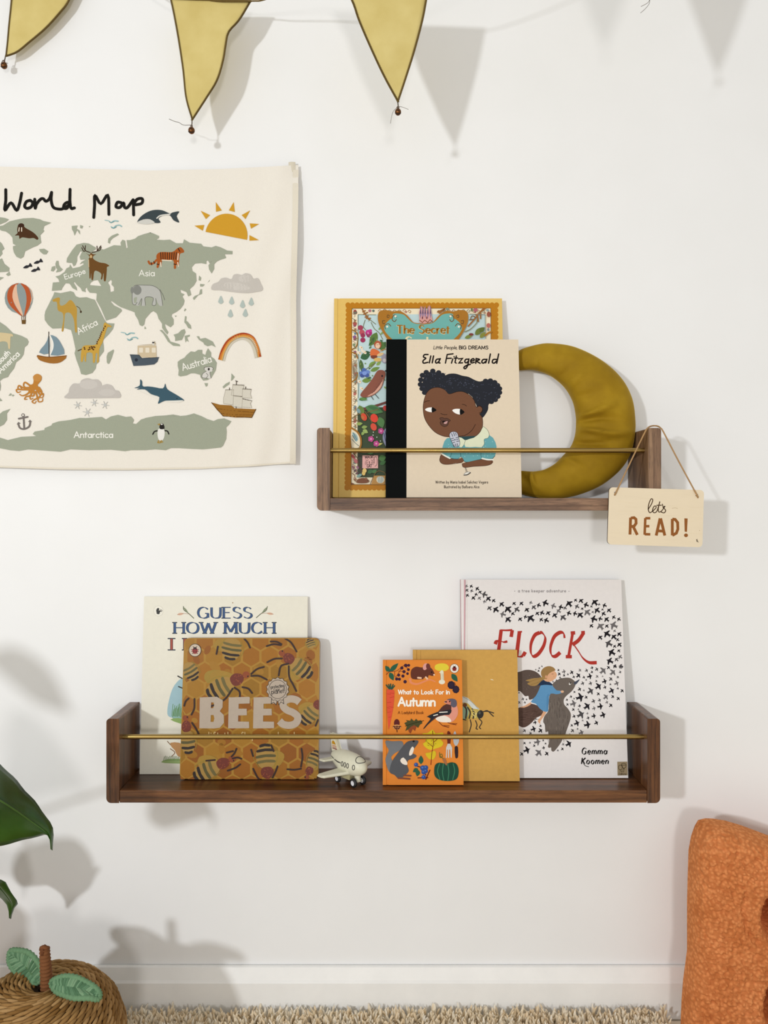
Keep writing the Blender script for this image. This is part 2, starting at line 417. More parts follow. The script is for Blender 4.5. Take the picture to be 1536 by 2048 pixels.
# single-line alphabet: (width, [(0 corner | 1 smooth | 2 smooth closed, points)]); x-height 0.6, capitals 1
FONT = {
'a': (.5, [(2, [(.46,.3),(.38,.52),(.24,.6),(.08,.46),(.05,.28),(.12,.07),(.25,0),(.4,.1)]), (0, [(.48,.6),(.48,0)])]),
'b': (.5, [(0, [(.04,1),(.04,0)]), (2, [(.05,.3),(.13,.52),(.27,.6),(.43,.48),(.47,.3),(.42,.1),(.27,0),(.12,.08)])]),
'c': (.44, [(1, [(.44,.5),(.28,.6),(.1,.5),(.05,.3),(.1,.1),(.28,0),(.44,.1)])]),
'd': (.5, [(2, [(.46,.3),(.38,.52),(.24,.6),(.08,.46),(.05,.28),(.12,.07),(.25,0),(.4,.1)]), (0, [(.48,1),(.48,0)])]),
'e': (.47, [(1, [(.07,.31),(.26,.32),(.44,.35),(.4,.53),(.26,.6),(.1,.5),(.05,.3),(.11,.08),(.28,0),(.45,.1)])]),
'f': (.3, [(1, [(.34,.96),(.24,1),(.15,.9),(.14,.6),(.14,.3),(.14,0)]), (0, [(.02,.58),(.3,.58)])]),
'g': (.5, [(2, [(.46,.3),(.38,.52),(.24,.6),(.08,.46),(.05,.28),(.12,.07),(.25,0),(.4,.1)]), (1, [(.48,.6),(.48,.3),(.48,-.1),(.4,-.3),(.22,-.36),(.06,-.28)])]),
'h': (.45, [(0, [(.04,1),(.04,0)]), (1, [(.05,.38),(.15,.55),(.28,.6),(.41,.5),(.43,.3),(.43,0)])]),
'i': (.08, [(0, [(.04,.6),(.04,0)]), (0, [(.04,.84)])]),
'j': (.2, [(1, [(.16,.6),(.16,.2),(.14,-.2),(.0,-.32)]), (0, [(.16,.84)])]),
'k': (.42, [(0, [(.04,1),(.04,0)]), (0, [(.4,.6),(.06,.24)]), (0, [(.16,.34),(.42,0)])]),
'l': (.08, [(0, [(.04,1),(.04,0)])]),
'm': (.72, [(0, [(.04,.6),(.04,0)]), (1, [(.05,.4),(.14,.56),(.24,.6),(.36,.48),(.37,.3),(.37,0)]), (1, [(.38,.4),(.47,.56),(.57,.6),(.69,.48),(.7,.3),(.7,0)])]),
'n': (.45, [(0, [(.04,.6),(.04,0)]), (1, [(.05,.38),(.15,.55),(.28,.6),(.41,.5),(.43,.3),(.43,0)])]),
'o': (.52, [(2, [(.26,.6),(.1,.5),(.05,.3),(.1,.09),(.26,0),(.42,.09),(.47,.3),(.42,.5)])]),
'p': (.5, [(0, [(.04,.6),(.04,-.36)]), (2, [(.05,.3),(.13,.52),(.27,.6),(.43,.48),(.47,.3),(.42,.1),(.27,0),(.12,.08)])]),
'r': (.3, [(0, [(.04,.6),(.04,0)]), (1, [(.05,.36),(.13,.53),(.22,.6),(.3,.58)])]),
's': (.38, [(1, [(.36,.53),(.22,.6),(.07,.53),(.08,.38),(.24,.29),(.36,.18),(.31,.03),(.16,0),(.03,.07)])]),
't': (.3, [(0, [(.14,.88),(.14,0)]), (0, [(.0,.6),(.3,.6)])]),
'u': (.45, [(1, [(.04,.6),(.04,.25),(.08,.06),(.2,0),(.34,.07),(.42,.24)]), (0, [(.43,.6),(.43,0)])]),
'v': (.42, [(0, [(.02,.6),(.21,0),(.4,.6)])]),
'w': (.6, [(0, [(.02,.6),(.16,0),(.3,.5),(.44,0),(.58,.6)])]),
'y': (.42, [(0, [(.02,.6),(.22,.04)]), (0, [(.4,.6),(.14,-.36)])]),
'z': (.4, [(0, [(.03,.6),(.38,.6),(.03,0),(.38,0)])]),
'A': (.68, [(0, [(.02,0),(.34,1)]), (0, [(.34,1),(.66,0)]), (0, [(.14,.34),(.54,.34)])]),
'B': (.55, [(0, [(.06,1),(.06,0)]), (1, [(.06,1),(.3,1),(.46,.9),(.46,.65),(.3,.54),(.06,.54)]), (1, [(.06,.54),(.34,.54),(.52,.42),(.52,.13),(.34,0),(.06,0)])]),
'C': (.66, [(1, [(.64,.82),(.5,.96),(.34,1),(.14,.86),(.05,.5),(.14,.14),(.34,0),(.5,.04),(.64,.18)])]),
'D': (.64, [(0, [(.06,1),(.06,0)]), (1, [(.06,1),(.28,.99),(.5,.86),(.6,.5),(.5,.14),(.28,.01),(.06,0)])]),
'E': (.5, [(0, [(.06,1),(.06,0)]), (0, [(.06,1),(.48,1)]), (0, [(.06,.52),(.42,.52)]), (0, [(.06,0),(.48,0)])]),
'F': (.48, [(0, [(.06,1),(.06,0)]), (0, [(.06,1),(.48,1)]), (0, [(.06,.52),(.42,.52)])]),
'G': (.7, [(1, [(.64,.82),(.5,.96),(.34,1),(.14,.86),(.05,.5),(.14,.14),(.34,0),(.52,.04),(.64,.16)]), (0, [(.64,.44),(.64,.04)]), (0, [(.46,.44),(.68,.44)])]),
'H': (.66, [(0, [(.06,1),(.06,0)]), (0, [(.6,1),(.6,0)]), (0, [(.06,.52),(.6,.52)])]),
'I': (.12, [(0, [(.06,1),(.06,0)])]),
'K': (.6, [(0, [(.06,1),(.06,0)]), (0, [(.56,1),(.08,.44)]), (0, [(.2,.58),(.6,0)])]),
'L': (.46, [(0, [(.06,1),(.06,0)]), (0, [(.06,0),(.46,0)])]),
'M': (.8, [(0, [(.06,0),(.08,1)]), (0, [(.08,1),(.4,.12)]), (0, [(.4,.12),(.72,1)]), (0, [(.72,1),(.74,0)])]),
'O': (.76, [(2, [(.38,1),(.14,.86),(.05,.5),(.14,.14),(.38,0),(.62,.14),(.71,.5),(.62,.86)])]),
'P': (.52, [(0, [(.06,1),(.06,0)]), (1, [(.06,1),(.32,1),(.49,.9),(.49,.6),(.32,.48),(.06,.48)])]),
'R': (.56, [(0, [(.06,1),(.06,0)]), (1, [(.06,1),(.32,1),(.48,.9),(.48,.62),(.32,.52),(.06,.52)]), (0, [(.28,.52),(.54,0)])]),
'S': (.54, [(1, [(.48,.86),(.36,.97),(.22,1),(.08,.88),(.1,.66),(.28,.53),(.46,.4),(.5,.2),(.38,.03),(.22,0),(.04,.12)])]),
'T': (.6, [(0, [(.3,1),(.3,0)]), (0, [(.02,1),(.58,1)])]),
'U': (.64, [(1, [(.06,1),(.06,.5),(.08,.2),(.2,.03),(.34,0),(.5,.05),(.58,.22),(.6,.5),(.6,1)])]),
'V': (.64, [(0, [(.02,1),(.32,0)]), (0, [(.32,0),(.62,1)])]),
'W': (.92, [(0, [(.02,1),(.24,0)]), (0, [(.24,0),(.46,.95)]), (0, [(.46,.95),(.68,0)]), (0, [(.68,0),(.9,1)])]),
'Y': (.6, [(0, [(.02,1),(.3,.46),(.3,0)]), (0, [(.3,.46),(.58,1)])]),
'!': (.12, [(0, [(.06,1),(.06,.3)]), (0, [(.06,.03)])]),
"'": (.08, [(0, [(.04,1),(.04,.82)])]), ',': (.08, [(0, [(.06,.04),(.0,-.14)])]), '.': (.08, [(0, [(.04,.02)])]),
'-': (.24, [(0, [(.02,.3),(.22,.3)])]),
}

# ------------------------------------------------------------------ books
PAPER = plain('page_edges', '#e9e2d2', 0.8, 0, 0.06, 300)
def plane_map(root):
    """photograph ray -> point on the front (local y = 0) of an upright thing, lifted by off towards the room"""
    M = Matrix.LocRotScale(root.location, root.rotation_euler, None); Mi = M.inverted()
    c = Mi @ Vector((0, -D, ZC)); R = Mi.to_3x3()
    def fn(px, py, off):
        v = R @ (P(px, py, 0)-Vector((0, -D, ZC))); h = c - v*(c.y/v.y)
        return (h.x, -off, h.z)
    return fn
def book(name, label, xl, xr, yt, db, dt, t, zdeck, art, col, mat, kind='hard', spine=None, rc=0.0, group=None, back=None, cover_t=0.0022):
    k = (D-dt)/D; zt = ZC-(yt-CY)*S*k
    th = math.atan2(db-dt, zt-zdeck); zb = zdeck+t*math.sin(th)+0.0002
    kb = (D-db)/D; X0, X1 = (xl-CX)*S*kb, (xr-CX)*S*kb
    W = X1-X0; H = math.hypot(zt-zb, db-dt)
    root = thing(name, ((X0+X1)/2, -db, zb), label, 'book', (-th, 0, 0), group)
    c = lin(col); sc = lin(spine) if spine else c; bc = lin(back) if back else c; hw = W/2; ct = cover_t
    mb = MB()
    if kind == 'hard':
        prof = [(-hw, 0.0), (-hw+0.0050, 0.0), (-hw+0.0064, 0.0011), (-hw+0.0082, 0.0011), (-hw+0.0096, 0.0), (hw, 0.0)]
        n = len(prof)
        for (xa, ya), (xb, yb) in zip(prof, prof[1:]):
            mb.add([(xa, ya, 0), (xb, yb, 0), (xb, yb, H), (xa, ya, H)], [(0, 1, 2, 3)], c)
            mb.add([(xa, ct, 0), (xb, ct, 0), (xb, ct, H), (xa, ct, H)], [(3, 2, 1, 0)], c)
            for z, fl in ((0, 1), (H, 0)): mb.add([(xa, ya, z), (xb, yb, z), (xb, ct, z), (xa, ct, z)], [(3, 2, 1, 0) if fl else (0, 1, 2, 3)], c)
        mb.add([(hw, 0, 0), (hw, ct, 0), (hw, ct, H), (hw, 0, H)], [(0, 1, 2, 3)], c)
        mb.add([(-hw, 0, 0), (-hw, ct, 0), (-hw, ct, H), (-hw, 0, H)], [(3, 2, 1, 0)], sc)
    else:
        mb.prism(rrect(-hw, hw, 0, H, rc, 7), 0, ct, c)
    if art: art.emit(mb, plane_map(root))
    mb.build('front_cover', mat, root)
    mb = MB(); ins = 0.003 if kind == 'hard' else 0.0004
    if kind == 'board': mb.prism(rrect(-hw+ins, hw-ins, ins, H-ins, rc, 7), ct+0.00005, t-ct-0.00005)
    else: mb.box(-hw+ct+0.0003, hw-ins, ct+0.00005, t-ct-0.00005, ins, H-ins)
    mb.build('page_block', PAPER, root, colors=False)
    mb = MB()
    mb.prism(rrect(-hw, hw, 0, H, rc, 7), t-ct, t, bc); mb.build('back_cover', mat, root)
    if kind != 'board':
        mb = MB(); mb.box(-hw, -hw+ct, ct+0.00005, t-ct-0.00005, 0, H, sc); mb.build('spine', mat, root)
    return root
# ------------------------------------------------------------------ world map cloth
LAND, CLOTH = '#a0a592', '#ede7dc'
VW = {'1': (0, 320, 310), '2': (290, 320, 610), '3': (0, 630, 310), '4': (290, 630, 610)}
def vv(spec):
    """mixed list [('1', pts), ('2', pts)...] -> photograph coordinates"""
    out = []
    for k, pts in spec:
        x0, y0, x1 = VW[k]; q = (x1-x0)/1536.0
        out += [(x0+x*q, y0+y*q) for x, y in pts]
    return out
rnd = random.Random(17)
m = Art(); W = (0, 0, 1536)
m.hold = True; m.lay = 1
def land(spec, holes=()): m.view(*W); m.poly(vv(spec), LAND, 0, [vv(h) for h in holes])
def lands(k, *polys):
    for p in polys: land([(k, p)])
land([('1', [(660,1015),(665,975),(690,935),(720,890),(760,840),(830,822),(880,828),(950,868),(948,888),(915,905),(960,905),(985,880),(1030,888),(1060,875),(1130,845),(1200,850),(1195,820),(1215,790),(1240,800),(1252,878),(1266,868),(1255,795),(1290,795),(1340,780),(1370,755),(1430,735),(1490,718)]),
      ('2', [(15,715),(40,700),(90,710),(135,730),(135,750),(105,765),(180,770),(240,765),(300,800),(365,800),(375,762),(430,795),(540,805),(560,830),(640,840),(680,825),(730,840),(790,870),(840,875),(840,905),(765,905),(780,940),(720,960),(690,975),(665,1000),(665,1045),(640,1090),(615,1050),(610,1010),(645,970),(620,992),(605,965),(590,968),(590,1000),(540,990),(480,995),(450,1030),(455,1065),(490,1090),(495,1160),(470,1205),(430,1240),(445,1295),(415,1310),(400,1270),(340,1245),(345,1275),(380,1290),(360,1310),(380,1350),(370,1390),(340,1430),(300,1460),(260,1480),(255,1500),(275,1530)]),
      ('4', [(275,90),(245,118),(215,100),(190,85),(200,125),(225,165),(215,188),(190,160),(165,125),(165,85),(130,35),(120,0)]),
      ('2', [(110,1470),(80,1450),(55,1465),(0,1530)]),
      ('3', [(1440,45),(1430,95),(1410,112),(1385,100),(1370,50),(1340,0)]),
      ('1', [(1335,1510),(1310,1500),(1200,1460),(1165,1440),(1110,1400),(1095,1400),(1130,1440),(1200,1475),(1210,1495),(1150,1560),(1052,1592),(1000,1470),(955,1390),(960,1330),(955,1320),(890,1315),(870,1290),(860,1260),(845,1280),(850,1310),(815,1300),(800,1270),(765,1240),(740,1208),(730,1215),(760,1265),(765,1295),(720,1270),(690,1225),(650,1222),(620,1265),(610,1290),(515,1297),(525,1215),(590,1210),(580,1180),(550,1155),(590,1145),(640,1110),(660,1075),(690,1060),(695,1035),(710,1060),(720,1075),(790,1060),(830,1035),(825,1020),(790,1035),(810,1010),(855,985),(800,990),(790,960),(815,908),(795,905),(765,960),(765,1000),(750,1040),(730,1055),(715,1020),(690,1020)])],
     [[('1', [(888,1240),(900,1215),(930,1195),(970,1190),(1005,1250),(940,1245)])], [('1', [(1070,1215),(1100,1185),(1110,1205),(1105,1235),(1130,1260),(1130,1300),(1095,1310),(1090,1250)])]])
land([('1', [(540,1310),(600,1320),(700,1300),(730,1310),(750,1350),(790,1365),(860,1360),(900,1375),(940,1385),(985,1480),(1037,1585)]),
      ('3', [(1060,80),(1135,85),(1120,140),(1080,190),(1020,250),(1030,320),(1030,360),(985,420),(985,460),(955,490),(950,530),(915,575),(850,595),(805,585),(790,530),(760,450),(740,380),(750,340),(720,200),(705,150),(640,130),(520,135),(480,100),(445,50),(443,0)]), ('1', [(445,1530),(450,1500),(480,1440),(530,1340)])])
lands('1', [(0,655),(30,650),(95,610),(155,595),(230,580),(330,575),(400,590),(430,605),(510,622),(440,655),(430,690),(440,705),(400,745),(405,790),(410,820),(370,850),(330,865),(250,905),(235,960),(205,978),(165,960),(140,920),(130,880),(130,855),(160,848),(130,830),(125,770),(95,735),(60,710),(15,700),(0,690)],
      [(-120,590),(0,568),(50,575),(90,590),(60,615),(0,640),(-80,650)], [(-60,800),(0,810),(20,830),(45,880),(20,900),(25,930),(0,960),(-60,950)], [(-150,1000),(0,985),(20,975),(45,1030),(95,1070),(90,1105),(40,1110),(-150,1120)], [(60,1135),(95,1105),(105,1140),(80,1150)], [(-150,1150),(0,1160),(40,1165),(0,1190),(-90,1260)],
      [(388,885),(440,880),(480,905),(460,935),(430,935),(400,910)], [(712,655),(770,650),(760,680),(790,700),(795,740),(780,720),(765,695),(740,750),(730,715),(715,690)], [(795,645),(825,655),(815,680),(795,675)], [(880,660),(895,655),(890,668)],
      [(1070,820),(1075,780),(1110,750),(1165,728),(1180,740),(1120,775),(1095,800),(1090,830)], [(560,1000),(580,1000),(585,1040),(600,1065),(625,1085),(600,1105),(555,1115),(570,1085),(555,1070),(550,1030)], [(515,1060),(545,1050),(550,1080),(530,1105),(505,1100)])
lands('3', [(1060,470),(1058,410),(1070,375),(1125,342),(1130,355),(1110,420),(1085,480),(1070,485)], [(1435,110),(1450,135),(1432,140)], [(-150,0),(0,70),(60,110),(130,180),(210,205),(270,235),(285,265),(275,295),(245,320),(235,390),(210,430),(160,470),(140,530),(100,580),(80,615),(30,630),(0,655),(10,700),(5,745),(-30,790),(25,850),(-40,860),(-150,600)], [(85,800),(105,775),(120,785),(105,800)], [(115,800),(130,788),(145,795),(130,808)],
      [(-200,1010),(0,980),(30,955),(105,930),(70,975),(70,1040),(40,1085),(0,1105),(-200,1150)])
land([('3', [(-700,1215),(0,1215),(80,1240),(140,1225),(210,1208),(360,1200),(325,1180),(345,1155),(440,1140),(445,1120),(510,1095),(520,1075),(580,1055),(700,1040),(790,1020),(850,1022),(1010,1010),(1050,1035),(1100,1005),(1170,990),(1250,1010),(1300,1005),(1330,1040),(1315,1075),(1350,1080),(1400,1035),(1435,1025)]),
      ('4', [(0,990),(100,970),(200,965),(270,955),(340,970),(400,965),(470,945),(540,970),(600,1000),(660,1018),(700,1000),(760,992),(830,1020),(810,1050),(780,1080),(785,1120),(780,1190),(750,1255),(730,1272),(560,1290),(440,1285),(330,1278),(250,1278),(200,1298),(100,1290),(0,1298)]),
      ('3', [(1300,1340),(1240,1350),(1100,1335),(880,1340),(700,1332),(600,1355),(460,1345),(280,1332),(190,1348),(100,1340),(0,1320),(-700,1330)])])
lands('4', [(140,145),(165,145),(215,200),(245,255),(330,280),(340,300),(270,295),(220,255),(200,220),(175,180)], [(275,190),(320,175),(350,145),(380,135),(390,165),(355,240),(290,250),(290,215)], [(380,200),(430,190),(430,205),(405,215),(420,260),(400,245),(390,265)], [(495,205),(520,205),(530,230),(580,220),(650,255),(680,310),(640,290),(600,300),(570,285),(560,265),(520,240)], [(385,10),(400,15),(395,55),(410,65),(440,100),(445,135),(415,125),(395,90),(378,70)],
      [(315,450),(340,430),(380,410),(400,385),(440,350),(480,355),(510,335),(550,335),(550,370),(580,385),(590,350),(605,320),(635,360),(635,400),(665,420),(690,460),(680,530),(640,600),(600,625),(560,630),(535,600),(530,575),(480,560),(440,560),(400,580),(340,590),(320,580),(325,530),(315,490)], [(570,655),(605,655),(600,680),(585,688)], [(830,560),(862,595),(840,625),(825,632),(830,590)], [(815,640),(810,665),(780,685),(755,705),(745,690),(775,660)])
lands('2', [(520,1110),(540,1130),(535,1160),(515,1155)], [(530,1190),(575,1195),(555,1215),(530,1215)], [(530,1245),(548,1240),(548,1285),(510,1300),(470,1345),(460,1325),(480,1305),(520,1290)], [(595,1180),(605,1175),(622,1148),(618,1165)], [(385,1425),(397,1435),(380,1455),(375,1445)], [(285,1495),(305,1495),(295,1508)])
m.hold = False; m.lay = 2
# the pictures; lettering first
m.view(*VW['1']); BK = '#15130f'
m.strokes([[(58,295),(58,400),(50,500),(110,425),(165,500),(195,430),(215,330)], [(300,400),(262,415),(245,460),(270,480),(310,465),(325,425),(300,400)], [(345,390),(350,480),(362,440),(400,392),(430,385),(455,410),(490,385),(512,322)], [(512,322),(508,400),(530,470),(590,488),(630,480),(690,440),(672,420),(640,440),(632,475),(665,478),(690,420),(695,292)], [(695,292),(693,400),(705,478),(738,476)]], 29, BK, 5)
m.strokes([[(930,570),(938,450),(942,350),(1000,435),(1070,348),(1080,540)], [(1205,425),(1165,420),(1150,465),(1190,470),(1225,425),(1235,470),(1265,470),(1320,395)], [(1322,400),(1325,545)], [(1322,440),(1360,390),(1410,385),(1405,430),(1345,445)]], 29, BK, 4)
WT = '#f1eee6'
m.text('Europe', 645, 1185, 48, WT, 7, 215, rot=-17); m.text('Asia', 1378, 1150, 58, WT, 7, 155)
m.view(*VW['3']); m.text('Africa', 782, 195, 62, WT, 8, 215, rot=-28); m.text('South', 0, 490, 52, WT, 9, 150, rot=-46); m.text('America', 8, 580, 56, WT, 9, 265, rot=-44); m.text('Antarctica', 735, 1215, 58, WT, 9, 385)
m.view(*VW['4']); m.text('Australia', 365, 535, 66, WT, 8, 290, rot=-17)
# walrus, fish, stag, camel, balloon
m.view(*VW['1'])
m.poly([(185,640),(225,632),(250,670),(310,705),(350,735),(382,775),(370,792),(335,775),(290,778),(225,768),(195,782),(188,750),(150,750),(175,725),(172,690)], '#4a2e17', 4); m.ell(212,650,30,22,'#3a2213'); m.strokes([[(192,672),(188,708)], [(216,672),(216,708)]], 8, '#efe6d2')
for x, y in ((335,1010), (230,1055), (308,1090)):
    m.poly([(x,y+14),(x+30,y-10),(x+55,y-12),(x+70,y-34),(x+92,y+2),(x+62,y+4),(x+45,y+16),(x+20,y+20)], '#2b2b30', 3)
m.poly([(880,980),(915,955),(930,985),(985,1015),(1045,1025),(1085,1050),(1062,1062),(1060,1100),(1050,1195),(1030,1195),(1028,1120),(1015,1180),(1000,1180),(1005,1130),(960,1100),(935,1110),(925,1185),(908,1185),(905,1120),(900,1170),(888,1170),(885,1080),(878,1030)], '#6b481f', 3)
m.poly([(850,925),(890,940),(900,920),(925,935),(955,935),(930,950),(912,980),(892,975),(880,945)], '#6b481f', 3); m.ell(903,958,12,16,'#c9a878'); m.stroke([(880,990),(882,1060)], 8, '#cbb089')
m.strokes([[(895,918),(850,900),(820,850)], [(850,900),(830,905),(812,870)], [(845,890),(848,850)], [(912,918),(960,905),(1000,852)], [(960,905),(990,895),(1003,865)], [(965,895),(962,855)]], 9, '#3f2d1d')
m.poly([(525,1385),(570,1365),(595,1370),(592,1420),(608,1445),(650,1430),(690,1390),(720,1400),(750,1445),(765,1480),(762,1590),(765,1700),(745,1700),(735,1590),(700,1520),(650,1520),(640,1590),(630,1690),(612,1690),(630,1580),(620,1515),(575,1490),(565,1410),(530,1405)], '#b9923f', 3)
m.strokes([[(760,1450),(790,1470),(800,1500)]], 6, '#4a3a1e'); m.ell(803,1505,9,13,'#3f2f18')
m.ell(188,1370,140,150,'#8d9896'); m.poly([(50,1400),(325,1400),(300,1470),(245,1555),(225,1555),(95,1470)], '#8d9896', 0)
m.poly([(188,1220),(110,1250),(75,1320),(80,1400),(125,1470),(225,1555),(150,1440),(125,1340),(150,1260)], '#b5562c', 3); m.poly([(165,1230),(130,1300),(135,1400),(232,1555),(190,1400),(170,1300)], '#e0b79a', 3); m.poly([(205,1222),(250,1290),(265,1400),(240,1555),(300,1440),(310,1350),(280,1260)], '#b5562c', 3); m.poly([(250,1235),(300,1280),(318,1350),(300,1430),(322,1370),(312,1290)], '#e0b79a', 3)
m.strokes([[(215,1560),(218,1600)], [(250,1560),(247,1600)]], 5, '#6b5538')
m.view(*VW['3']); m.poly([(215,50),(258,50),(255,90),(218,90)], '#6d5026'); m.strokes([[(215,0),(218,50)], [(255,0),(252,50)], [(235,0),(235,50)]], 5, '#6b5538')
def waves(x, y):
    m.strokes([[(x,y),(x+40,y+8),(x+60,y+25),(x+90,y+8),(x+130,y+10)], [(x+60,y+62),(x+85,y+75),(x+110,y+55),(x+145,y+50),(x+165,y+62)]], 13, '#93b9bb', taper=(.5, 1)); m.strokes([[(x+45,y+18),(x+65,y+24),(x+90,y+14)], [(x+65,y+74),(x+88,y+80),(x+115,y+66)]], 6, '#5f9096')
waves(1200,172); m.view(*VW['1']); waves(1040,597)
# whale and sun
m.view(*VW['2'])
m.poly([(-75,600),(-40,545),(30,498),(100,480),(170,485),(240,515),(265,505),(330,495),(305,540),(330,600),(275,580),(242,535),(190,530),(130,560),(150,600),(95,605),(50,570),(-20,572)], '#3b4549', 3); m.poly([(-75,600),(-20,575),(50,572),(95,606),(20,618),(-40,612)], '#cfcdc6', 3); m.stroke([(115,560),(150,535),(240,522)], 12, '#d9d6cd')
SUN = '#cf9a2b'; c0 = (785,727); ang = math.radians(11)
m.poly([(781+203*math.cos(q)*math.cos(ang)+213*math.sin(q)*math.sin(ang), 729+203*math.cos(q)*math.sin(ang)-213*math.sin(q)*math.cos(ang)) for q in [math.pi*i/24 for i in range(25)]], SUN)
for t in ([(475,632),(570,625),(555,680)], [(535,488),(625,530),(585,568)], [(680,405),(738,485),(682,498)], [(852,405),(805,485),(863,500)], [(1010,485),(928,530),(965,568)], [(1095,615),(1005,610),(1018,660)], [(1095,770),(1003,722),(1003,775)]): m.poly(t, SUN)
# tiger, elephant, rain cloud
TG = '#a5561f'
m.poly([(110,920),(150,885),(260,885),(310,850),(345,838),(375,870),(372,890),(340,900),(330,940),(325,1025),(300,1000),(300,1040),(278,1040),(272,965),(200,965),(165,970),(160,1025),(150,985),(130,1035),(112,1030),(118,980)], TG, 3)
m.stroke([(112,960),(85,990),(50,998),(35,975)], 20, TG); m.strokes([[(150+i*22,890),(155+i*20,955)] for i in range(8)]+[[(115,1000),(135,1005)], [(278,1000),(300,1005)], [(60,985),(66,1008)], [(85,975),(95,995)], [(320,850),(335,880)]], 8, '#2b1a10'); m.strokes([[(165,962),(255,968)], [(320,900),(315,960)], [(150,985),(155,1025)], [(315,985),(322,1022)]], 9, '#e9dcc6')
EL = '#b6b6b0'
m.poly([(-120,1235),(-90,1205),(0,1203),(80,1210),(140,1250),(160,1320),(170,1395),(135,1395),(105,1330),(105,1390),(70,1390),(80,1325),(5,1320),(5,1395),(-35,1395),(-30,1330),(-55,1395),(-85,1390),(-75,1320),(-105,1330),(-100,1375),(-75,1365),(-90,1390),(-115,1380),(-122,1320)], EL, 3)
for q in ([(-120,1240),(-90,1205),(0,1203),(80,1210),(140,1250),(160,1320),(170,1395)], [(145,1245),(175,1300),(190,1345)], [(105,1330),(105,1390),(70,1390),(80,1325),(5,1320),(5,1395)], [(-122,1250),(-120,1370),(-95,1392),(-75,1370)], [(-35,1395),(-30,1330),(-60,1390)]): m.stroke(q, 5, '#6a6a64')
m.ell(-72,1250,40,46,'#84857f'); m.ell(-122,1252,16,32,'#84857f')
CL = '#c6c0b8'
m.poly([(640,1245),(650,1195),(705,1170),(730,1140),(780,1130),(830,1145),(850,1105),(890,1095),(930,1105),(965,1088),(1015,1100),(1040,1140),(1085,1135),(1110,1180),(1132,1248),(1050,1270),(950,1278),(800,1262),(720,1250)], CL, 3)
m.ell(880,1215,130,36,'#cfc9c1', 8); m.ell(960,1140,60,38,'#cec8c0')
for x, y in ((728,1345), (832,1352), (937,1385), (1020,1362), (820,1475), (963,1470)): m.poly([(x+2,y-42),(x+22,y+5),(x+24,y+22),(x,y+38),(x-24,y+20),(x-20,y)], '#b3bfb9', 3)
# rainbow, koala, tall ship, shark
m.view(*VW['4'])
arc = [(735,436),(765,340),(830,245),(930,205),(1010,235),(1060,310),(1085,408)]
for dx, wd, c in ((0,64,'#cfc7b4'), (-10,50,'#a89a80'), (-14,40,'#d9a253'), (-20,26,'#cf7f33'), (-26,14,'#a63b1e')):
    q = [(x+(dx if x < 880 else -dx)*(0.9 if abs(x-930) > 60 else 0.1), y+(dx if 840 < x < 1050 else dx*0.25)) for x, y in arc]; m.stroke(q, wd, c, 6, cap=False)
m.poly([(590,500),(640,500),(655,520),(640,545),(625,550),(635,600),(615,612),(600,605),(560,610),(548,580),(560,555),(590,540),(570,520)], '#d5d2cb', 3); m.strokes([[(590,500),(640,500),(655,520),(625,550),(635,605)], [(590,540),(555,565),(550,600),(600,608)], [(590,560),(605,580),(590,605)], [(570,525),(572,505),(590,500)]], 5, '#6f6b64'); m.ell(613,521,10,13,'#2c2926')
m.poly([(640,842),(660,845),(720,862),(830,868),(860,895),(960,900),(1065,905),(1025,985),(870,985),(750,970),(690,910)], '#9a6a28'); m.strokes([[(700,900),(860,920),(1045,935)], [(730,945),(870,958),(1030,960)]], 5, '#6f4515'); m.stroke([(640,842),(750,970),(1025,985),(1065,905)], 7, '#5d3c17', 0)
SL = '#d6d0c2'
for q in ([(775,720),(850,720),(850,865),(755,850),(755,800)], [(845,670),(950,675),(935,790),(830,770)], [(850,775),(940,785),(930,890),(845,880)], [(938,710),(1020,715),(1012,760),(1025,800),(935,795)], [(938,805),(1025,825),(1012,850),(1025,890),(930,885)]): m.poly(q, SL); m.stroke(q[:2], 8, '#4a3d30', 0); m.stroke(q, 4, '#a79f90', 0, closed=True)
m.strokes([[(878,635),(878,670)], [(812,700),(812,720)], [(967,690),(967,712)], [(875,880),(875,895)], [(870,632),(890,640)]], 7, '#4a3d30')
SH = '#3d5a68'
m.poly([(375,815),(300,765),(215,712),(195,658),(172,705),(70,690),(0,688),(-80,715),(0,715),(60,760),(140,790),(125,852),(190,825),(280,830),(350,828)], SH, 3); m.poly([(-70,722),(0,718),(60,765),(140,792),(132,815),(60,775)], '#e8e4da', 0); m.poly([(190,825),(280,822),(370,820),(330,838),(240,836)], '#e8e4da', 3); m.ell(308,803,5,5,'#1b2226')
m.view(*VW['3']); m.poly([(1330,725),(1385,700),(1390,640),(1410,660),(1415,705),(1470,715),(1500,740),(1440,740),(1405,722)], SH, 3)
# steamer
m.poly([(1368,298),(1520,298),(1510,290),(1510,260),(1534,260),(1534,295),(1548,292)], '#cdbb9c'); m.view(*VW['4']); m.poly([(-70,295),(108,292),(113,410),(-70,408)], '#cdbb9c'); m.poly([(70,250),(92,250),(92,292),(70,292)], '#d8d2c6'); m.poly([(70,260),(92,260),(92,272),(70,272)], '#2c2c30')
for x in (-56, 5, 66): m.poly(rrect(x, x+38, 315, 362, 6), '#e4dac6')
m.poly([(-143,382),(-55,385),(-30,418),(135,408),(120,450),(90,475),(0,485),(-110,490)], '#4c5761'); m.stroke([(-143,382),(-55,385),(-30,418),(135,408)], 6, '#343d46', 0); m.ell(-82,432,16,16,'#28303c')
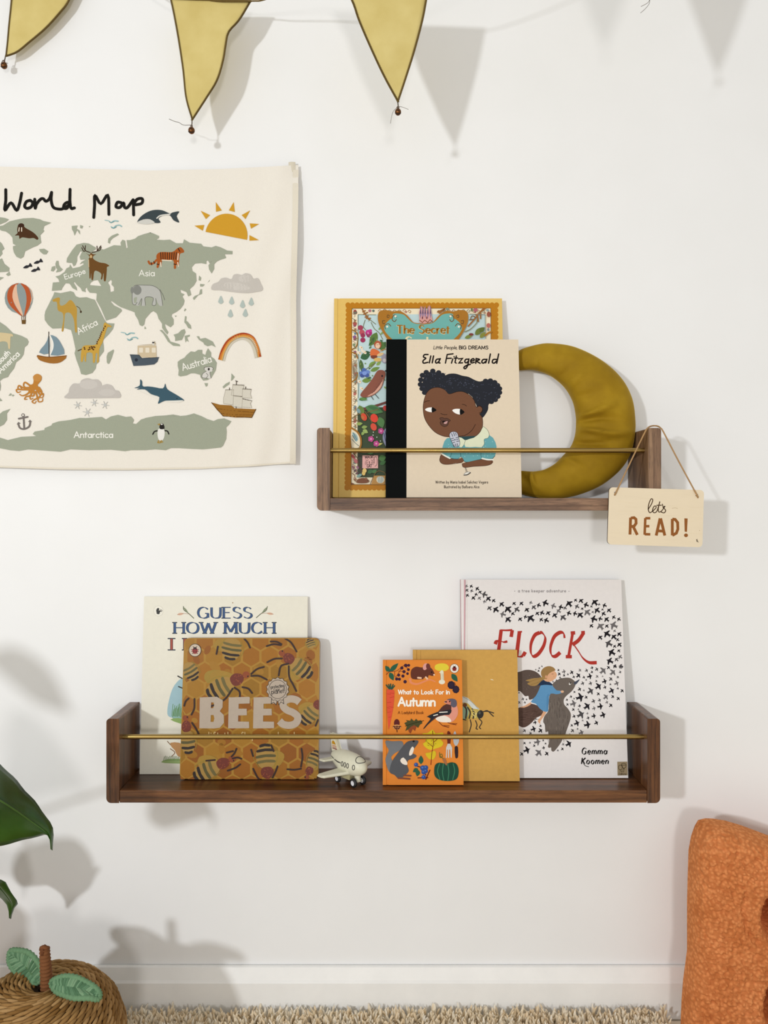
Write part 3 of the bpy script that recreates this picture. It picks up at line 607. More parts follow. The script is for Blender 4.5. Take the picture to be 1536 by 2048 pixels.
# sail boat, octopus, anchor, snow cloud, penguin, llama, giraffe
m.view(*VW['3'])
m.poly([(485,190),(490,215),(490,382),(388,372),(440,300),(470,250)], '#7d929c', 2); m.poly([(495,200),(560,220),(610,290),(640,388),(500,398),(525,330),(525,270)], '#7d929c', 2); m.strokes([[(495,200),(525,270),(525,330),(500,392)]], 10, '#f1eee6'); m.stroke([(485,168),(488,415)], 7, '#3a3128'); m.poly([(372,402),(490,416),(660,405),(625,455),(570,478),(490,478),(400,452),(375,425)], '#a06a2c', 2); m.stroke([(372,402),(490,418),(660,405)], 8, '#7c4a18')
OC = '#bd7f35'
m.poly([(330,610),(370,583),(412,605),(412,645),(385,680),(375,700),(410,740),(415,770),(370,760),(350,740),(320,775),(280,770),(295,720),(285,695),(325,685),(335,650)], OC, 3); m.ell(371,622,40,38,'#c48a44')
for q in ([(300,700),(250,668),(235,700),(262,728),(240,735)], [(300,720),(230,720),(190,700),(180,730),(215,735),(205,715)], [(290,740),(220,740),(165,740),(175,768),(205,760)], [(300,760),(260,790),(220,800),(195,785)], [(320,765),(300,800),(260,810),(245,835),(270,835)], [(340,760),(335,800),(300,805),(305,835),(328,825)], [(355,760),(370,820),(340,840),(320,860),(345,875),(360,855)], [(370,750),(400,790),(430,780),(425,815),(395,820)], [(390,720),(415,770),(380,830),(385,860),(420,855),(425,830)]): m.stroke(q, 15, OC, 5, taper=(1.2, .6))
AN = '#77706b'
m.strokes([[(235,1010),(242,1125)], [(188,1028),(275,1010)], [(182,1080),(200,1120),(242,1130),(290,1105),(303,1055)]], 17, AN); m.ell(230,993,17,17,AN); m.ell(230,993,9,9,CLOTH); m.poly([(168,1085),(182,1060),(208,1075)], AN); m.poly([(280,1060),(298,1038),(318,1058)], AN)
m.poly([(640,822),(680,770),(690,725),(730,680),(790,680),(810,645),(870,626),(920,640),(970,640),(1005,675),(1010,700),(1060,685),(1110,700),(1140,742),(1180,755),(1197,815),(1100,822),(800,826)], '#c3bdb6', 3); m.ell(880,690,90,45,'#cac4bd'); m.ell(1060,770,80,35,'#c9c3bc')
for x, y, r in ((772,895,38), (937,870,36), (1043,892,38), (868,965,44)):
    m.strokes([[(x-r*math.cos(a), y-r*math.sin(a)), (x+r*math.cos(a), y+r*math.sin(a))] for a in (.15, 1.2, 2.25)], 6, '#bcbcb8'); m.ell(x, y, r*.42, r*.42, '#c2c2be', 0, 6)
m.view(*VW['4'])
m.strokes([[(135,1110),(95,1118),(76,1145)], [(180,1110),(215,1115),(230,1142)]], 12, '#24221f'); m.poly([(130,1095),(175,1092),(190,1120),(185,1175),(165,1205),(135,1200),(122,1150)], '#e8e6e0', 3); m.poly([(142,1060),(160,1040),(180,1050),(188,1092),(145,1095)], '#24221f', 2); m.poly([(145,1040),(118,1050),(145,1062)], '#a98a45'); m.ell(162,1050,9,6,'#e8e6e0'); m.strokes([[(135,1205),(125,1225),(145,1226)], [(158,1205),(150,1222),(170,1218)]], 12, '#a98a45')
m.view(*VW['3'])
m.poly([(-60,185),(0,175),(100,185),(128,195),(130,215),(110,215),(105,260),(102,335),(85,330),(75,275),(30,262),(-60,275)], '#d2bf95', 3)
GI = '#c69d42'
m.poly([(1045,75),(1060,85),(1105,110),(1100,125),(1068,120),(1040,200),(1015,280),(985,340),(980,465),(962,465),(968,385),(950,385),(942,468),(922,468),(918,380),(860,378),(855,460),(840,455),(838,390),(822,460),(803,458),(808,350),(830,308),(880,300),(945,298),(975,250),(1020,150),(1030,90)], GI, 2)
m.strokes([[(810,340),(775,355)]], 9, '#5b4221')
for i in range(22):
    t = i/21; m.ell(835+rnd.random()*110, 312+rnd.random()*34, 9, 8, '#5c3a18', 0, 7) if i < 12 else m.ell(955+(i-12)*9+rnd.random()*8, 285-(i-12)*19, 8, 9, '#5c3a18', 0, 7)
# cloth body: slack canvas pinned at its top corners
TOP = [(-420, 336), (0, 333), (160, 337), (300, 341), (440, 338), (520, 334), (596, 330)]
BOT = [(-420, 926), (0, 934), (120, 938), (250, 939), (400, 937), (500, 932), (592, 925)]
RGT = [(330, 597), (420, 596), (600, 592), (760, 592.5), (930, 591)]
def cloth_d(px, py):
    u = px/600.0; v = (py-335)/600.0
    d = 0.0065+0.0020*math.sin(py/110.0+px/190.0)
    e = max(0.0, (px-380)/215.0)
    d += e*e*(0.0034*math.sin((px+py*0.22+14*math.sin(py/80.0))/12.0)*(0.45+0.55*v)+0.0045)
    d += 0.0022*math.sin((px*0.55+py)/70.0)*max(0, v-0.45)
    if px > 560 and py < 360: d -= 0.003*(px-560)/36
    return max(0.0025, d)
root = thing('wall_hanging', (0.0, -0.003, ZC), 'unframed cream cotton map of the world pinned to the wall', 'wall hanging')
def cloth(px, py, off):
    p = P(px, py, cloth_d(px, py)); return (p.x, p.y+0.003-(0.00062+off*0.3 if off else 0), p.z-ZC)
mb = MB(); NU, NV = 170, 80
def cg(i, j):
    x0 = -420+(RGT[0][1]+420)*i/(NU-1); yt, yb = interp(TOP, x0), interp(BOT, x0)
    py = yt+(yb-yt)*j/(NV-1); xr = interp(RGT, py); px = -420+(xr+420)*i/(NU-1)
    return cloth(px, py, 0)
mb.grid(cg, NU, NV, lin(CLOTH))
m.emit(mb, cloth, 6e-6, 8)
CAN = print_mat('printed_canvas', 0.9, 0.06, 700, 0.35, 1400)
c = mb.build('cloth', CAN, root, smooth=True)
mb = MB()    # folded hem along the right and lower edges
def hem(a, b, wid, n=60):
    def g(i, j):
        t = i/(n-1); return a(t) if j == 0 else b(t)
    mb.grid(g, n, 2, lin('#e4dccb'))
hem(lambda t: cloth(interp(RGT, 340+t*588)-11, 340+t*588, 1e-4), lambda t: cloth(interp(RGT, 340+t*588)+0.5, 340+t*588, 1e-4), 0)
hem(lambda t: cloth(-419+1010*t, interp(BOT, -420+1010*t)-2.5, 1e-4), lambda t: cloth(-419+1010*t, interp(BOT, -419+1010*t)+1, 1e-4), 0, 120)
mb.build('hem', CAN, root, smooth=True)
mb = MB(); q = P(585, 338, 0.004)
mb.grid(lambda i, j: (P(578+i*3.5, 328+j*6, 0).x, -0.0040-0.0016*math.sin(math.pi*i/4)*(1-j/7), P(578, 328+j*5, 0).z-ZC), 5, 5, lin('#d8d0be'))
mb.build('corner_loop', CAN, root, smooth=True)
# ------------------------------------------------------------------ books on the higher shelf
MATTE = print_mat('matte_print', 0.62, 0.05, 160, 0.05, spec=0.06)
SATIN = print_mat('satin_print', 0.42, 0.05, 120, 0.04)
GLOSSY = print_mat('gloss_print', 0.32, 0.08, 110, 0.03)
KRAFTM = print_mat('kraft_print', 0.7, 0.13, 130, 0.08)
# --- yellow storybook
a = Art()
GOLD, GD, OL = '#bb7a0c', '#8a5a12', '#6b4a2a'
a.view(0, 0, 1536); hold = a.hold
a.poly([(695,610),(993,608),(994,976),(693,977)], GOLD); a.hold = True
for i in range(34):
    t = i/33; a.ell(696+t*297, 610, 5.2, None, GOLD); a.ell(694+t*300, 976, 5.2, None, GOLD)
a.hold = False; a.lay += 1; a.up(); a.hold = True
for i in range(42):
    t = i/41; a.ell(696.5-t*2.5, 612+t*362, 5.2, None, GOLD); a.ell(991.5+t*2, 612+t*362, 5.2, None, GOLD)
a.hold = False
a.poly([(703.5,616.5),(982,616),(984,969.5),(702,969.5)], '#5e4422'); a.poly([(704.5,617.5),(981,617),(983,968.5),(703,968.5)], '#efe2c4')
a.poly([(715,629),(970,628),(972,830),(715,832)], '#bfd6d8'); a.poly([(715,815),(972,812),(972,955),(715,955)], '#39482f')
# border ornaments
a.view(660, 590, 840)
R = random.Random(3)
for i in range(36):
    y = 240+i*78; a.stroke([(380+R.random()*12,y),(430,y+20+R.random()*18),(390+R.random()*40,y+60)], 9, R.choice(['#7a5a36', '#8b6b48', '#93704a', '#5f6f66']), 5)
    if i % 3 == 0: a.ell(425, y+40, 26, 34, R.choice(['#a8504c', '#b56b60', '#7d8f90', '#8f5a6a']), 20)
for i in range(18):
    a.leaf(380, 1180+R.random()*260-60, 470, 1090+i*26, 34, R.choice(['#9a8f7c', '#8a7a62', '#b0a692']))
a.strokes([[(385,600),(450,640),(478,740),(450,880),(380,930)], [(380,980),(450,1010),(470,1080)], [(380,1480),(455,1420),(468,1330)]], 22, '#96681f')
a.strokes([[(480,340),(478,900),(500,1250),(480,1760)], [(480,335),(780,340)]], 10, '#6f7c6a', 0)
for (x, y, r, c) in ((430,300,34,'#7d4638'), (520,560,46,'#a23c55'), (545,640,48,'#b8505c'), (560,690,40,'#98304f'), (660,650,58,'#a8246f'), (690,610,26,'#c2358b'), (640,625,28,'#c2358b'), (655,700,26,'#8d1f62'), (650,655,20,'#d978b3'), (560,770,44,'#9c2d55'), (425,490,34,'#a8504c'), (420,720,30,'#83518a'), (430,660,20,'#5f7f9a'), (410,850,24,'#7d8f6a'), (680,270,26,'#b0707a'), (740,272,22,'#5f726a')): a.ell(x, y, r, r*.95, c)
for (x0, y0, x1, y1, w, c) in ((800,640,680,880,130,'#5b7a38'), (760,720,660,870,60,'#3f6434'), (870,790,900,960,150,'#56763b'), (930,800,975,900,70,'#44663a'), (520,1080,690,1010,120,'#35613f'), (560,990,690,980,60,'#2d5238'), (660,1230,780,1130,70,'#7a9a4a'), (690,1300,850,1235,70,'#6f8f42'), (790,1200,870,1140,50,'#8aa653'), (545,1470,710,1450,80,'#6f8c3e'), (490,1790,640,1760,60,'#4e7a46'), (520,1100,560,1350,70,'#4f6a3a')): a.leaf(x0, y0, x1, y1, w, c)
a.strokes([[(640,660),(700,760),(760,860)], [(690,1250),(760,1180)], [(600,1280),(680,1220),(780,1160)], [(600,430),(570,540),(610,600)], [(700,470),(760,580),(840,650),(900,760)], [(550,240),(600,330),(680,420),(780,500)]], 10, '#6d6a3f')
a.strokes([[(550,240),(600,330),(670,430)], [(575,330),(640,300)], [(600,380),(650,360)], [(620,400),(690,400)], [(560,290),(600,270)]], 22, '#96612a')
for (x, y) in ((530,900), (560,960), (500,990), (540,1600), (500,1480), (590,980)): a.ell(x, y, 40, 24, '#e9dcc8', 40); a.ell(x+10, y, 10, 10, '#c98f3a')
R = random.Random(12)      # dense scrolls and leaves of the ornamental band
for i in range(22):
    x, y = 820+i*84, 262+R.random()*30
    if 1380 < x < 1820: continue
    a.stroke([(x,y),(x+26,y-24),(x+54,y-4),(x+40,y+22),(x+22,y+8)], 8, R.choice(['#96682a', '#8a5a3a', '#a07040', '#7d7a60']), 4)
    if i % 2: a.ell(x+60, y+20, 12, 16, R.choice(['#a8605c', '#7d8f8c', '#b07a62']), R.random()*90, 8)
for i in range(20):
    y = 300+i*150; x = 388+R.random()*14
    for q in range(4): a.leaf(x+38, y, x+38+34*math.cos(q*1.5+i), y+40*math.sin(q*1.5+i), 16, R.choice(['#8a6f4c', '#9c5a4a', '#6f7f6c', '#a37a44']))
for i in range(24):
    x, y = 500+R.random()*430, 420+R.random()*1250; a.leaf(x, y, x+R.uniform(-70, 70), y+R.uniform(-60, 60), 26, R.choice(['#6d8c4a', '#527544', '#86a25c', '#3f6440']))
# little seated musician
a.poly([(690,960),(730,920),(800,940),(850,990),(790,1060),(740,1090),(690,1040)], '#d86f3a', 3); a.ell(815,855,62,70,'#b35a3a'); a.ell(815,872,40,48,'#eec9a8'); a.ell(805,855,7,8,'#40302a'); a.ell(838,852,7,8,'#40302a'); a.poly([(700,1040),(800,1040),(780,1090),(710,1085)], '#7d3b26', 3); a.ell(860,1020,60,26,'#e3bf8a',-20); a.ell(815,1110,70,34,'#d9b56a'); a.ell(930,1090,55,80,'#9d98a8'); a.ell(930,1120,28,32,'#c9c2c6'); a.stroke([(860,960),(950,925)], 14, '#c98a4a')
for (x, y, c) in ((580,1285,'#4a66a8'), (640,1320,'#6b88c9'), (540,1340,'#5a78bd'), (630,1375,'#44599b'), (550,1380,'#3f5290'), (590,1340,'#7d98d6')): a.ell(x, y, 40, 34, c)
# brown bird on a branch
a.poly([(520,1700),(620,1570),(720,1440),(800,1310),(860,1285),(925,1300),(945,1350),(930,1430),(880,1580),(790,1680),(680,1740),(560,1750)], '#8a5140', 4); a.poly([(905,1440),(880,1560),(800,1660),(700,1720),(640,1730),(760,1650),(850,1540)], '#d9a590', 3)
for i in range(26): a.ell(720+i*6.5+R.random()*12, 1690-i*8-R.random()*24, 7, 6, '#6b3a34', 0, 6)
a.ell(890,1388,15,17,'#20151a'); a.poly([(930,1300),(980,1268),(955,1320)], '#2b2a2c'); a.strokes([[(700,1730),(740,1790)], [(770,1700),(830,1770)]], 10, '#2f3a3c')
a.stroke([(500,1955),(620,1945),(800,1890),(980,1830)], 46, '#6b3a33', taper=(1, .8))
# lower garden, logo
a.view(660, 790, 840)
for (x0, y0, x1, y1, w, c) in ((600,210,910,300,150,'#4f7d4a'), (640,200,880,270,60,'#3f6c42'), (500,180,570,380,110,'#66803e'), (840,380,900,570,130,'#547f49'), (500,60,640,90,50,'#5f8a4c'), (450,500,560,490,60,'#93a658'), (540,560,640,545,60,'#8ba257'), (560,600,650,650,70,'#9bb164'), (540,690,590,620,50,'#8fa85c'), (830,1100,960,1060,110,'#4d7a42'), (850,1190,960,1130,70,'#3f6a3c'), (640,1000,760,980,50,'#4f7d4a'), (640,1330,740,1290,70,'#3f6a44'), (720,1330,800,1280,60,'#4b7848'), (780,860,900,830,44,'#c3bf6a'), (460,230,520,330,60,'#7d9ba0')): a.leaf(x0, y0, x1, y1, w, c)
a.strokes([[(600,290),(690,420),(720,480)], [(640,300),(820,250)], [(380,400),(450,350),(540,310)], [(380,460),(470,440),(500,470)]], 14, '#7a6238')
for (x, y, rx, ry, c) in ((580,380,48,68,'#d24a2e'), (755,400,62,76,'#dd4430'), (745,550,50,66,'#d8503a'), (945,230,40,48,'#b83a35'), (560,390,26,36,'#c06a3a')): a.ell(x, y, rx, ry, c, -25)
for (x, y) in ((700,755), (790,835), (870,620)):
    for q in range(5): a.ell(x+28*math.cos(q*1.257), y+28*math.sin(q*1.257), 24, 24, '#c04a8c')
    a.ell(x, y, 16, 16, '#e89ac0')
for (x, y) in ((735,690), (800,725), (860,790), (740,640)): a.ell(x, y, 9, 9, '#e8efe4', 0, 6)
a.poly([(900,700),(930,600),(975,590),(975,890),(940,860),(905,780)], '#8f93ae', 3); a.strokes([[(920,660),(960,820)], [(940,620),(965,740)]], 12, '#3f4464')
a.poly([(370,560),(470,640),(520,740),(520,890),(370,890)], '#e7dcc0', 2); a.stroke([(372,570),(470,640),(520,730),(530,830),(515,900)], 30, '#a06c1e'); a.poly([(385,640),(450,680),(480,760),(440,800),(390,700)], '#8fb0b4', 3); a.strokes([[(375,760),(440,830),(500,880)], [(380,690),(440,780)], [(400,650),(460,770)]], 10, '#5c6e70')
for i in range(14): a.stroke([(455+R.random()*40,1010+i*26),(530,1020+i*26),(545,1035+i*26)], 13, '#4e4a44', 4)
a.stroke([(400,1000),(470,1090),(500,1230),(600,1380)], 12, '#63412c')
for (x, y, rx, ry, c) in ((395,1055,22,44,'#a34a4c'), (440,1130,28,44,'#b86a6e'), (470,1240,20,30,'#9a6a80'), (430,1290,30,14,'#6a4a52'), (460,1340,30,14,'#6a4a52'), (400,1240,18,34,'#8a5a66'), (500,1380,50,24,'#7fa09a')): a.ell(x, y, rx, ry, c, -30)
a.poly([(555,1035),(820,1035),(820,1255),(552,1255)], '#e6b0aa'); a.ell(590,1295,36,40,'#e2c479'); a.ell(575,1340,30,36,'#dfbf70')
LK = '#3a2427'
a.text('MAGIC', 600, 1090, 44, LK, 8, 150, rot=-4); a.text('CAT', 630, 1238, 44, LK, 9, 82)
a.strokes([[(610,1110),(630,1125),(655,1108)], [(700,1108),(720,1125),(745,1105)], [(672,1150),(672,1180),(655,1186)], [(672,1180),(692,1186)], [(600,1140),(640,1150)], [(595,1165),(640,1165)], [(600,1190),(640,1180)], [(705,1150),(745,1138)], [(705,1165),(750,1163)], [(705,1180),(745,1190)], [(755,1080),(775,1060),(800,1080),(805,1150),(795,1200),(765,1225)], [(755,1080),(755,1170)]], 7, LK, 4); a.ell(672,1148,12,9,LK)
a.poly([(700,1530),(750,1380),(950,1380),(930,1530)], '#b98a4a'); a.stroke([(745,1380),(790,1320),(850,1300),(930,1330),(950,1380)], 10, '#7a6238'); a.stroke([(685,1530),(750,1380)], 10, '#6d4a2a'); a.ell(860,1450,70,60,'#d7cdb4'); a.strokes([[(820,1400),(830,1490)], [(850,1395),(855,1500)], [(880,1400),(880,1500)], [(905,1400),(900,1480)]], 10, '#6a98a8')
a.poly([(450,1500),(480,1440),(560,1420),(620,1430),(670,1470),(640,1500),(560,1510)], '#7a4a30', 3); a.ell(615,1432,18,18,'#8f5c40'); a.ell(645,1458,6,6,'#201814'); a.stroke([(460,1490),(410,1450),(420,1380),(380,1340)], 12, '#8a6a4a'); a.poly([(370,1500),(410,1515),(405,1530),(365,1530)], '#7a4a30')
# title panel with crown
a.view(840, 590, 1020)
FR = [(50,500),(200,480),(250,440),(330,350),(450,280),(560,290),(700,265),(800,300),(820,420),(780,560),(700,700),(640,790)]
PN = [(50,515),(210,490),(300,420),(380,345),(500,325),(560,340),(570,400),(640,450),(710,540),(700,620),(640,700),(560,775)]
for q, c_, n_ in ((FR, '#a9711f', 4), (PN, '#6fb0a8', 3)):
    h_ = catmull(q, n_); a.poly(h_+[(100-x, y) for x, y in h_[::-1][:-1]], c_)
for q in ([(500,390),(520,350),(560,370),(575,430),(535,465),(505,430)], [(600,540),(640,500),(700,530),(690,590)], [(620,370),(650,350),(660,390),(630,395)], [(700,450),(740,450),(730,500),(700,490)]): a.stroke([(100-x, y) for x, y in q], 14, '#6d4a1c', 4)
a.strokes([[(500,390),(520,350),(560,370),(575,430),(535,465),(505,430)], [(600,540),(640,500),(700,530),(690,590)], [(620,370),(650,350),(660,390),(630,395)], [(700,450),(740,450),(730,500),(700,490)], [(860,420),(880,370),(930,380),(920,420),(840,435)]], 14, '#6d4a1c')
for (x, y) in ((518,372), (660,550), (-560,550), (-418,372)): a.ell(x, y, 18, 18, '#eae6d4')
a.strokes([[(1080,240),(1000,330),(920,430),(820,540)], [(1000,330),(950,350)], [(1040,290),(1110,240)], [(980,380),(990,460)], [(1030,320),(1030,410)], [(300,300),(420,250),(330,320)]], 24, '#96612a'); a.stroke([(970,430),(960,490),(860,590),(760,640)], 14, '#7d7a50'); a.strokes([[(840,335),(1110,345),(1115,750)]], 10, '#7d8478', 0)
for (x0, y0, x1, y1, w, c) in ((940,690,1060,560,90,'#6a7a34'), (1010,640,1100,560,80,'#5c6c2e'), (760,745,900,690,60,'#7d8a42'), (1020,740,1110,640,70,'#84883a')): a.leaf(x0, y0, x1, y1, w, c)
a.ell(870,682,40,22,'#7d3b36'); a.ell(1165,530,34,40,'#b8685c'); a.ell(945,265,36,30,'#b0606a'); a.ell(1170,340,34,46,'#96503c'); a.ell(880,265,18,26,'#6a7a4a'); a.ell(465,250,24,22,'#7d8c7c'); a.ell(1160,600,18,26,'#7a8a8c'); a.ell(1150,270,24,20,'#8fa0a0'); a.stroke([(1110,700),(1160,660),(1210,640)], 30, '#a9711f')
a.poly([(-10,480),(-20,300),(20,200),(60,290),(80,210),(110,290),(160,180),(210,440),(160,480),(60,500)], '#d69a94', 0)
for x in (-10, 30, 70, 115, 160): a.poly([(x,330),(x+18,190),(x+36,330),(x+18,420)], '#8f7a9a'); a.poly([(x+8,330),(x+18,215),(x+26,330)], '#5c3f4c')
for x in (40, 115): a.ell(x, 400, 10, 24, '#6b3036')
a.strokes([[(-10,440),(40,480),(80,440),(130,480),(170,430),(215,470)]], 12, '#7d4a22', 0)
TT = dict(nib=(20, .35))
a.text('The Secret', -402, 672, 138, '#e9dcae', 38, 902, **TT); a.text('The Secret', -396, 664, 134, '#9c6a1a', 34, 895, serif=.05, **TT)
a.text('Garden', -250, 860, 134, '#e9dcae', 36, 560, **TT)
book('picture_book', 'yellow picture book with scalloped gold border and garden animals, behind the cream book', 665.3, 1011, 597, 0.050, 0.0125, 0.0115, UZD, a, '#e2bd67', SATIN)
# --- cream book with black cloth spine
a = Art(); INK = '#1b1512'
a.view(0, 0, 1536); a.poly([(772.6,678.5),(813.5,678.5),(813,996),(771.2,996)], '#080b0b')
a.view(760, 670, 1060)
a.text('Little People,', 545, 145, 34, INK, 5.5, 245, slant=.22); a.text('BIG DREAMS', 808, 145, 33, INK, 7.5, 300)
E = dict(taper=(1, .85))
a.strokes([[(492,200),(455,202),(445,225),(470,238),(442,262),(445,288),(490,280)], [(520,215),(505,285)], [(548,215),(535,285)], [(612,245),(580,250),(568,275),(580,288),(605,270)], [(618,242),(600,280),(614,287)]], 15, INK, 4)
a.strokes([[(688,200),(670,288)], [(688,200),(748,193)], [(680,240),(730,238)], [(745,245),(732,288)], [(760,222),(758,222)], [(782,215),(768,280),(780,288)], [(762,238),(795,236)], [(805,245),(845,240),(808,287),(845,285)]], 14, INK, 0)
a.strokes([[(905,248),(878,250),(868,275),(885,285),(905,268)], [(910,245),(898,310),(875,345),(858,335),(880,315),(925,300)], [(935,268),(965,258),(955,242),(930,258),(935,285),(965,280)], [(985,240),(980,290)], [(985,242),(1020,250),(985,268)], [(985,268),(1025,290)], [(1088,250),(1055,252),(1042,278),(1060,288),(1082,270)], [(1095,248),(1082,285)], [(1130,195),(1112,288)], [(1195,250),(1160,252),(1150,280),(1170,288),(1195,265)], [(1215,195),(1195,290)]], 15, INK, 4)
# singer: curls, face, collar, shirt, arms, microphone
a.view(820, 720, 1020)
HR, SK = '#2a2c33', '#754f3a'
a.hold = False; a.poly([(225,535),(190,480),(200,300),(260,200),(350,180),(440,200),(520,240),(600,212),(700,210),(800,240),(900,260),(1000,310),(1080,330),(1180,300),(1260,310),(1360,360),(1390,440),(1370,540),(1300,620),(1210,680),(1200,760),(1150,850),(1100,890),(1040,820),(1020,700),(900,520),(600,520),(400,430)], HR, 3); a.hold = True
for (x, y) in ((250,190),(350,170),(440,195),(500,235),(190,235),(165,305),(160,375),(185,440),(225,500),(1160,325),(1235,320),(1300,345),(1345,390),(1375,440),(1375,500),(1350,560),(1310,610),(1250,640)): a.ell(x, y, 42, 38, HR)
a.hold = False; R = random.Random(5)
for i in range(230):
    x = 190+R.random()*1190; y = 200+R.random()*460
    if (x < 560 and y < 470 and (x > 230 or y < 420)) or (560 <= x < 1010 and 250+(x-560)*.15 < y < 440) or (x >= 1010 and 345 < y < 620):
        a.hold = i > 0; t = R.random()*3; a.stroke([(x,y),(x+10*math.cos(t),y+9*math.sin(t)),(x+22*math.cos(t+.6),y+18*math.sin(t+.6))], 5, R.choice(['#4b5061', '#3f4352', '#5a6072']), 3)
a.hold = False
a.poly([(600,520),(540,460),(450,420),(360,425),(290,460),(240,530),(205,650),(198,760),(220,890),(280,1000),(380,1110),(500,1170),(600,1185),(760,1180),(850,1225),(1000,1180),(1090,1090),(1120,1000),(1112,880),(1075,830),(1110,800),(1115,735),(1070,700),(1020,720),(990,620),(920,540),(820,485),(720,485)], '#2e1d16', 3)
a.poly([(600,526),(540,466),(450,427),(360,432),(295,466),(246,533),(212,650),(205,760),(227,888),(286,996),(385,1104),(502,1163),(602,1178),(762,1173),(850,1217),(996,1173),(1083,1086),(1112,998),(1104,882),(1068,832),(1102,798),(1107,738),(1070,708),(1016,728),(984,624),(916,546),(818,492),(720,492)], SK, 3)
a.stroke([(1040,705),(1085,715),(1112,750),(1100,795),(1065,815)], 9, '#2e1d16')
a.poly([(230,762),(270,735),(335,728),(375,740),(408,770),(370,795),(330,802),(270,790)], '#f4f2ee', 2); a.poly([(335,728),(375,740),(408,770),(370,796),(335,802)], '#141211', 2)
a.poly([(648,775),(690,752),(765,752),(810,770),(838,800),(810,828),(765,838),(700,820)], '#f4f2ee', 2); a.poly([(768,752),(810,770),(838,800),(810,828),(768,838)], '#141211', 2)
a.strokes([[(218,650),(255,632),(300,628)], [(800,682),(840,688),(868,708)], [(472,822),(515,838),(570,838)], [(1005,990),(950,1080),(860,1150),(760,1172)]], 8, '#2e1d16')
a.poly([(460,890),(500,885),(530,898),(570,895),(620,928),(595,950),(580,1000),(530,1025),(480,1000),(462,960),(480,930),(462,912)], '#5d4136', 3); a.stroke([(460,890),(500,885),(530,898),(570,895),(620,928),(595,950),(580,1000),(530,1025),(480,1000),(462,960),(480,930),(462,912)], 6, '#2e1d16', 3, closed=True); a.poly([(492,935),(545,935),(590,930),(560,985),(515,975)], '#1d1210', 2); a.poly([(520,960),(580,935),(560,980),(525,980)], '#c79a96', 2)
TE = '#69a7ae'
a.poly([(610,1185),(540,1220),(505,1290),(480,1440),(610,1510),(640,1425),(600,1512),(735,1525),(790,1490),(830,1560),(900,1572),(1110,1525),(1270,1520),(1335,1400),(1320,1260),(1215,1140),(1000,1200),(850,1230)], '#2d4a4e', 2); a.poly([(612,1193),(545,1226),(513,1292),(488,1438),(610,1502),(735,1517),(790,1485),(836,1553),(900,1564),(1108,1517),(1266,1512),(1327,1398),(1312,1264),(1213,1150),(1000,1208),(850,1238)], TE, 2)
for i in range(40): a.hold = i > 0; a.ell(520+R.random()*780, 1250+R.random()*240, 7, 7, '#a9cccd', 0, 5)
a.hold = False
a.strokes([[(640,1430),(612,1512)], [(775,1430),(785,1500)], [(1090,1420),(1090,1470),(1110,1525)]], 6, '#2d4a4e')
a.poly([(1125,1020),(1185,1070),(1215,1140),(1200,1195),(1140,1220),(1140,1290),(1105,1340),(1005,1335),(850,1335),(852,1235),(980,1195),(1080,1110)], '#dfe3c6', 2); a.poly([(745,1185),(840,1230),(835,1290),(800,1335),(760,1330)], '#dfe3c6', 2); a.strokes([[(1125,1020),(1185,1070),(1215,1140),(1200,1195),(1140,1220),(1140,1290),(1105,1340)], [(850,1235),(830,1300),(800,1340)]], 5, '#4a5a4c')
a.poly([(485,1440),(610,1510),(735,1525),(800,1500),(825,1550),(790,1580),(700,1585),(580,1605),(490,1590),(455,1540)], SK, 2); a.poly([(1110,1525),(1270,1545),(1250,1600),(1150,1625),(980,1635),(870,1650),(815,1640),(800,1590),(880,1570)], SK, 2); a.strokes([[(488,1440),(545,1475),(612,1510)], [(1108,1512),(1190,1530),(1275,1530)]], 22, '#eef0e6'); a.strokes([[(470,1470),(455,1540),(490,1590),(580,1605),(790,1578)], [(1260,1560),(1245,1600),(1150,1625),(980,1636),(860,1650),(812,1640),(798,1590)]], 6, '#2e1d16')
a.poly([(605,1150),(630,1110),(680,1100),(725,1120),(745,1180),(765,1260),(760,1310),(715,1335),(675,1330),(650,1280),(620,1210)], '#c3c6d2', 3)
a.strokes([[(640,1130),(655,1175)], [(670,1115),(685,1165)], [(700,1120),(710,1155)], [(625,1215),(670,1200)], [(632,1245),(675,1230)], [(650,1275),(685,1262)], [(705,1195),(745,1185)], [(712,1222),(750,1212)], [(715,1250),(755,1245)], [(680,1330),(672,1300)], [(705,1325),(698,1290)], [(730,1320),(725,1285)]], 9, '#2b2d3a'); a.ell(690,1225,9,9,'#2b2d3a'); a.stroke([(605,1150),(630,1110),(680,1100),(725,1120),(745,1180),(765,1260),(760,1310),(715,1335),(675,1330),(650,1280),(620,1210)], 6, '#2b2d3a', 3, closed=True)
a.strokes([[(845,1655),(865,1730)], [(858,1655),(882,1725)]], 6, '#3a3433'); a.ell(875,1742,54,22,'#e6e2d8',-18); a.stroke([(828,1768),(880,1762),(928,1732)], 14, '#2b2726'); a.stroke([(828,1752),(870,1722),(925,1725)], 5, '#3a3433')
a.view(760, 670, 1060)
a.text('Written by Maria Isabel Sánchez Vegara'.replace('á', 'a'), 568, 1520, 27, '#3c342c', 3.6, 537, track=.16); a.text('Illustrated by Bárbara Alca'.replace('á', 'a'), 655, 1568, 27, '#3c342c', 3.6, 360, track=.16)
a.strokes([[(925,1496),(931,1490)], [(878,1544),(884,1538)]], 3.5, '#3c342c', 0)
book('picture_book', 'cream picture book with black cloth spine and a singing woman drawn on the cover', 772.4, 1043.5, 679, 0.0725, 0.0410, 0.0095, UZD, a, '#e2d2ba', MATTE, spine='#080b0b')
